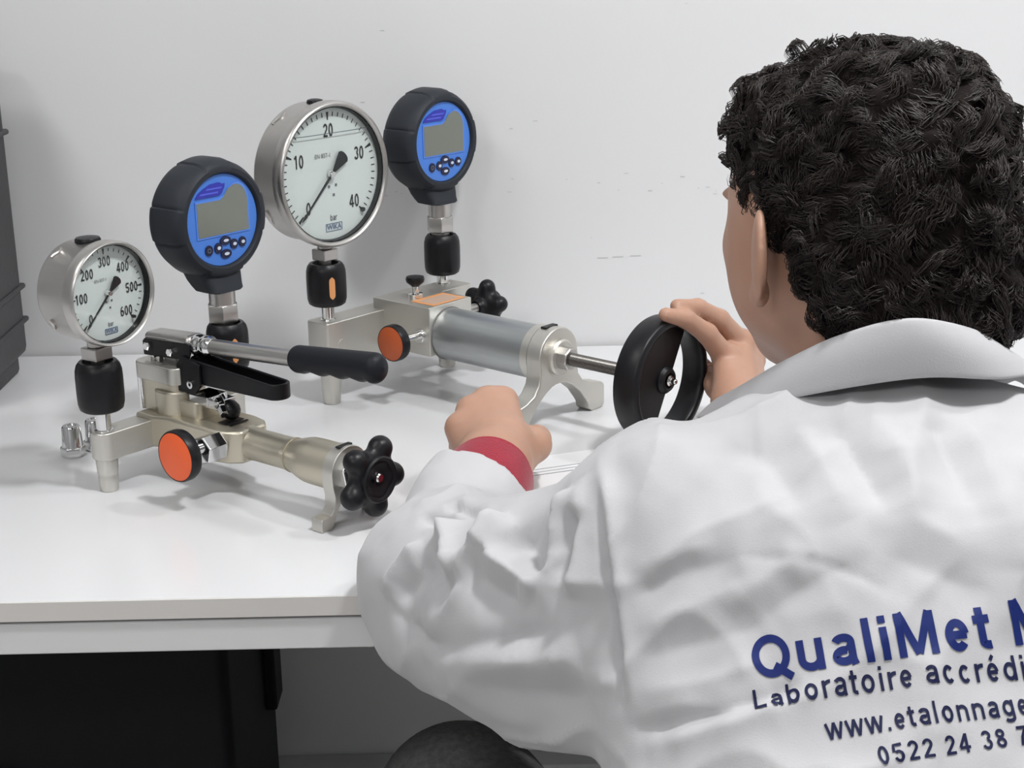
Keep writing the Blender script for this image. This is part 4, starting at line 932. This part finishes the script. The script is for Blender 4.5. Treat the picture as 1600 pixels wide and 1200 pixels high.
for sx_ in (-1, 1):
    he((sx_ * .031, .098, .004), (.014, .012, .009), .006, 'sub')
    he((sx_ * .031, .091, .020), (.020, .008, .006), .010)
    ex = np.array(Matrix.Rotation(sx_ * math.radians(30), 3, 'Z') @ Matrix.Rotation(math.radians(8), 3, 'X'))
    he((sx_ * .0860, -.012, -.036), (.0058, .020, .034), .005, 'add', ex)
    he((sx_ * .0800, -.002, -.064), (.006, .009, .010), .005)
hf.chain([H((0, -.030, -.055)), (.270, 1.100, .17), (.276, 1.090, .12)], [.058, .052, .050], .03)

def fingers(f, pts, rs, k=.005): f.chain([tuple(p) for p in pts], rs, k)
# left fist (palm down, thumb towards the right)
lf = rf = bf = hf
W = WRL
mc = {'i': (-.009, 1.484, .079), 'm': (-.026, 1.479, .081), 'r': (-.042, 1.463, .076), 'p': (-.053, 1.440, .066)}
lf.chain([tuple(W - fdir * .10), tuple(W - fdir * .02), tuple(W + fdir * .012)], [.036, .0355, .034], .01)
for kx, r in (('i', .0155), ('m', .0155), ('r', .0150), ('p', .0140)):
    b = W + np.array({'i': (.014, .012, .006), 'm': (.002, .012, .008), 'r': (-.012, .012, .006), 'p': (-.022, .012, .0)}[kx])
    lf.cap(tuple(b), mc[kx], .0185, r, .014)
lf.ell((-.020, 1.440, .052), (.036, .046, .018), .014)
for kx, l1, l2, l3, r in (('i', .040, .026, .020, .0098), ('m', .043, .029, .021, .0100), ('r', .040, .027, .020, .0095), ('p', .032, .021, .017, .0084)):
    a = np.array(mc[kx]); b = a + l1 * np.array((-.04, .62, -.78)); c = b + l2 * np.array((.10, -.55, -.80)); d = c + l3 * np.array((.10, -.96, -.10))
    c[2] = max(c[2], .012); d[2] = max(d[2], .014)
    lf.chain([tuple(a), tuple(b), tuple(c), tuple(d)], [r * 1.30, r * 1.12, r, r * .85], .004)
    lf.ell(tuple(a + np.array((0, .002, .004))), (.0105, .012, .0095), .008)
lf.chain([(.002, 1.408, .046), (.021, 1.436, .050), (.024, 1.464, .046), (.010, 1.484, .036)], [.020, .0155, .0128, .0092], .010)
# right hand laid over the wheel rim
W = WRR
mr = {'i': (.2290, 1.590, .0930), 'm': (.2500, 1.618, .1000), 'r': (.2640, 1.645, .0840), 'p': (.2690, 1.664, .0660)}
rf.chain([tuple(W - fdirR * .12), tuple(W - fdirR * .02), tuple(W + (np.array((.240, 1.55, .06)) - W) * .6)], [.036, .028, .028], .01)
for kx, o in (('i', (-.006, .012, .012)), ('m', (.004, .016, .012)), ('r', (.012, .020, .008)), ('p', (.016, .022, .0))):
    rf.cap(tuple(W + np.array(o)), mr[kx], .0180, .0140, .012)
for kx, P, r in (('i', [(.2070, 1.573, .1240), (.1830, 1.558, .1440), (.1600, 1.545, .1525)], .0096), ('m', [(.2230, 1.598, .1330), (.1980, 1.582, .1500), (.1740, 1.567, .1560)], .0095), ('r', [(.2420, 1.636, .1080), (.2220, 1.626, .1230), (.2040, 1.618, .1260)], .0088), ('p', [(.2480, 1.656, .0900), (.2320, 1.648, .1020), (.2190, 1.640, .1050)], .0080)):
    rf.chain([mr[kx]] + P, [r * 1.35, r * 1.14, r, r * .80], .004)
    rf.ell(tuple(np.array(mr[kx]) + (.003, 0, .003)), (.0125, .0125, .0115), .008)
rf.chain([(.2330, 1.548, .056), (.2230, 1.590, .060), (.2150, 1.612, .066), (.2060, 1.628, .078)], [.018, .0135, .0115, .0090], .008)
# arms and trunk core under the cloth
bf.chain([(.28, .86, -.16), (.278, 1.00, .06), (.278, 1.06, .12)], [.09, .08, .05], .03, sx=.7)
bf.cap(SHL, SHR, .045, .045, .03)
bf.chain([SHL, ELL, tuple(WRL - fdir * .04)], [.045, .038, .029], .02); bf.chain([SHR, ELR, tuple(WRR - fdirR * .05)], [.045, .038, .029], .02)
BV, BQ = hf.mesh(1)
npobj('body', put(BV), BQ, 'skin', per)
for sx_ in (-1, 1):
    e = obj('eye', lathe([(0, -.0105), (.0060, -.0086), (.0099, -.0035), (.0099, .0035), (.0060, .0086), (0, .0105)], 20, caps=False, axis=aim(tuple(RM @ np.array((0, 1, 0)))), at=tuple(put(H((sx_ * .031, .083, .004))))), 'eye', per)
    obj('iris', lathe([(.0048, .0082), (.0040, .0099), (0, .0106)], 20, caps=False, axis=aim(tuple(RM @ np.array((0, 1, 0)))), at=tuple(put(H((sx_ * .031, .083, .004))))), 'iris', e)

# ---- red cuff of the sweater
def cuff(W, d, r0, r1, name, l0=-.05, l1=.012):
    P = [tuple(put(W + d * t)) for t in (l0, l0 * .4, l1 - .006, l1 - .001, l1, l1 - .002)]
    return obj(name, tube(P, [r0, r0, r1, r1, r1 - .002, r1 - .006], 48), 'red', per, smooth=70)
cuff(WRL, fdir, .0430, .0395, 'red_cuff', l0=-.12, l1=-.036)
cuff(WRR, fdirR, .0400, .0370, 'red_cuff', l0=-.07, l1=-.020)

# ---- trousers and shoes
tf = Field((-.30, .55, -.75), (.72, 1.55, -.08), .008)
tf.cap((.19, .80, -.24), (.38, .80, -.24), .115, .115, .03)
tf.chain([(.19, .82, -.235), (-.052, 1.240, -.236), (-.075, 1.27, -.60), (-.075, 1.26, -.66)], [.095, .074, .056, .056], .03)
tf.chain([(.38, .82, -.23), (.46, 1.27, -.225), (.46, 1.28, -.60), (.46, 1.27, -.66)], [.095, .078, .056, .056], .03)
TV, TQ = tf.mesh(1); npobj('trousers', put(TV), TQ, 'trouser', per)
for x in (-.075, .46):
    sf_ = Field((x - .08, 1.15, -.752), (x + .08, 1.50, -.62), .006)
    sf_.cap((x, 1.25, -.700), (x, 1.40, -.715), .045, .036, .02); sf_.cap((x, 1.25, -.70), (x, 1.26, -.66), .045, .045, .02)
    sf_.plane_cut((x, 1.3, -.748), (0, 0, -1), (x - .1, 1.1, -.76), (x + .1, 1.55, -.70))
    SV, SQ = sf_.mesh(1); npobj('shoe', put(SV), SQ, 'shoe', per)

# ---- hair
gf = Field((.10, .94, .16), (.46, 1.34, .52), .0034)
def ge(c, r, k=.02, mode='add'): gf.ell(H(c), r, k, RM, mode)
ge((.010, -.024, .030), (.094, .110, .094), .01)
ge((.012, -.060, -.030), (.090, .062, .070), .03)
ge((.016, -.072, -.076), (.078, .044, .044), .03)
ge((.006, .040, .066), (.076, .058, .045), .03)
ge((0, .114, -.056), (.150, .084, .092), .012, 'sub')          # face
for sx_ in (-1, 1): ge((sx_ * .104, .006, -.068), (.046, .036, .060), .008, 'sub')   # around the ears
GV, GQ = gf.mesh(1); GN = vnormals(GV, GQ)
def wob(P, s, ph): return np.sin(P[:, 0] * s + ph + 2 * np.sin(P[:, 2] * s * .7 + ph)) * np.sin(P[:, 2] * s * 1.1 - ph + 2 * np.sin(P[:, 1] * s * .6)) 
GV2 = GV + GN * (.0045 * wob(GV, 95, .4) + .0030 * wob(GV, 190, 2.1) - .003)[:, None]
hair = npobj('hair', put(GV2), GQ, 'hair', per)
# curly strands, gathered in locks around guide curls
rng = np.random.default_rng(5)
ns, ng, K = 26000, 760, 9
ri_ = rng.choice(len(GV2), ns); gi_ = rng.choice(len(GV2), ng)
root, nor = GV2[ri_], GN[ri_]; gr, gn = GV2[gi_], GN[gi_]
own = np.array([np.argmin(((gr - p) ** 2).sum(1)) for p in root])
hc = HC + RM @ np.array((0, -.015, .02))
dn = np.array((.10, -.15, -1.0)); tg = dn - gn * (gn @ dn)[:, None]; tg /= np.linalg.norm(tg, axis=1)[:, None] + 1e-9; bg = np.cross(gn, tg)
an = rng.normal(0, 1.3, ng); tg, bg = tg * np.cos(an)[:, None] + bg * np.sin(an)[:, None], bg * np.cos(an)[:, None] - tg * np.sin(an)[:, None]
Lg = rng.uniform(.016, .034, ng); Ag = rng.uniform(.0025, .0060, ng); Fg = rng.uniform(.8, 1.7, ng); Pg = rng.uniform(0, 6.28, ng); lift = rng.uniform(.001, .006, ng) + (rng.random(ng) < .08) * .006
low = gr[:, 2] < HC[2] - .055; Lg[low] *= .8
R0 = np.linalg.norm(root - hc, axis=1) + 1e-6
off = root - gr[own]; jl = rng.uniform(.75, 1.15, ns); jp = rng.normal(0, .25, ns); jn = rng.normal(0, .0012, ns)
P = np.zeros((ns, K, 3))
for k in range(K):
    u = k / (K - 1); s_ = Lg[own] * jl * u; w_ = 2 * PI * Fg[own] * u + Pg[own] + jp
    P[:, k] = root - off * (.55 * u) + tg[own] * s_[:, None] + bg[own] * (Ag[own] * (np.sin(w_) - np.sin(Pg[own] + jp)) * min(1, u * 2.5))[:, None] \
        + nor * (lift[own] * math.sin(PI * min(1, u * 1.1) ) + jn * u + Ag[own] * .6 * np.cos(w_) * min(1, u * 3) - s_ ** 2 / (2 * R0))[:, None]
rad = .78 * np.array([.00030, .00046, .00050, .00050, .00048, .00044, .00038, .00030, .00012])
ta = P[:, -1] - P[:, 0]; ta /= np.linalg.norm(ta, axis=1)[:, None] + 1e-9
e1 = np.cross(ta, nor); e1 /= np.linalg.norm(e1, axis=1)[:, None] + 1e-9; e2 = np.cross(ta, e1)
SV_ = np.zeros((ns, K, 3, 3))
for j in range(3):
    a_ = 2 * PI * j / 3; SV_[:, :, j] = P + rad[None, :, None] * (e1 * math.cos(a_) + e2 * math.sin(a_))[:, None, :]
i0 = (np.arange(ns) * K * 3)[:, None, None]; kk = np.arange(K - 1)[None, :, None]; jj = np.arange(3)[None, None, :]; j2 = (jj + 1) % 3
SF_ = np.stack(np.broadcast_arrays(i0 + kk * 3 + jj, i0 + kk * 3 + j2, i0 + (kk + 1) * 3 + j2, i0 + (kk + 1) * 3 + jj), -1).reshape(-1, 4)
st = npobj('hair_strands', put(SV_.reshape(-1, 3)), SF_, 'strand', hair)
tag(st, kind='stuff')

# ---- stool under the person (below the picture)
sl_ = thing('stool', 'round black stool under the seated person', 'stool', (.29, .82, 0))
obj('seat', lathe([(.0, .345), (.17, .345), (.185, .355), (.185, .372), (.17, .382), (0, .386)], 48, caps=False), 'black', sl_)
obj('column', lathe([(.024, .04), (.024, .35)], 24), 'chrome', sl_)
obj('base', lathe([(.20, 0), (.20, .012), (.06, .035), (.03, .045)], 48), 'rail', sl_)
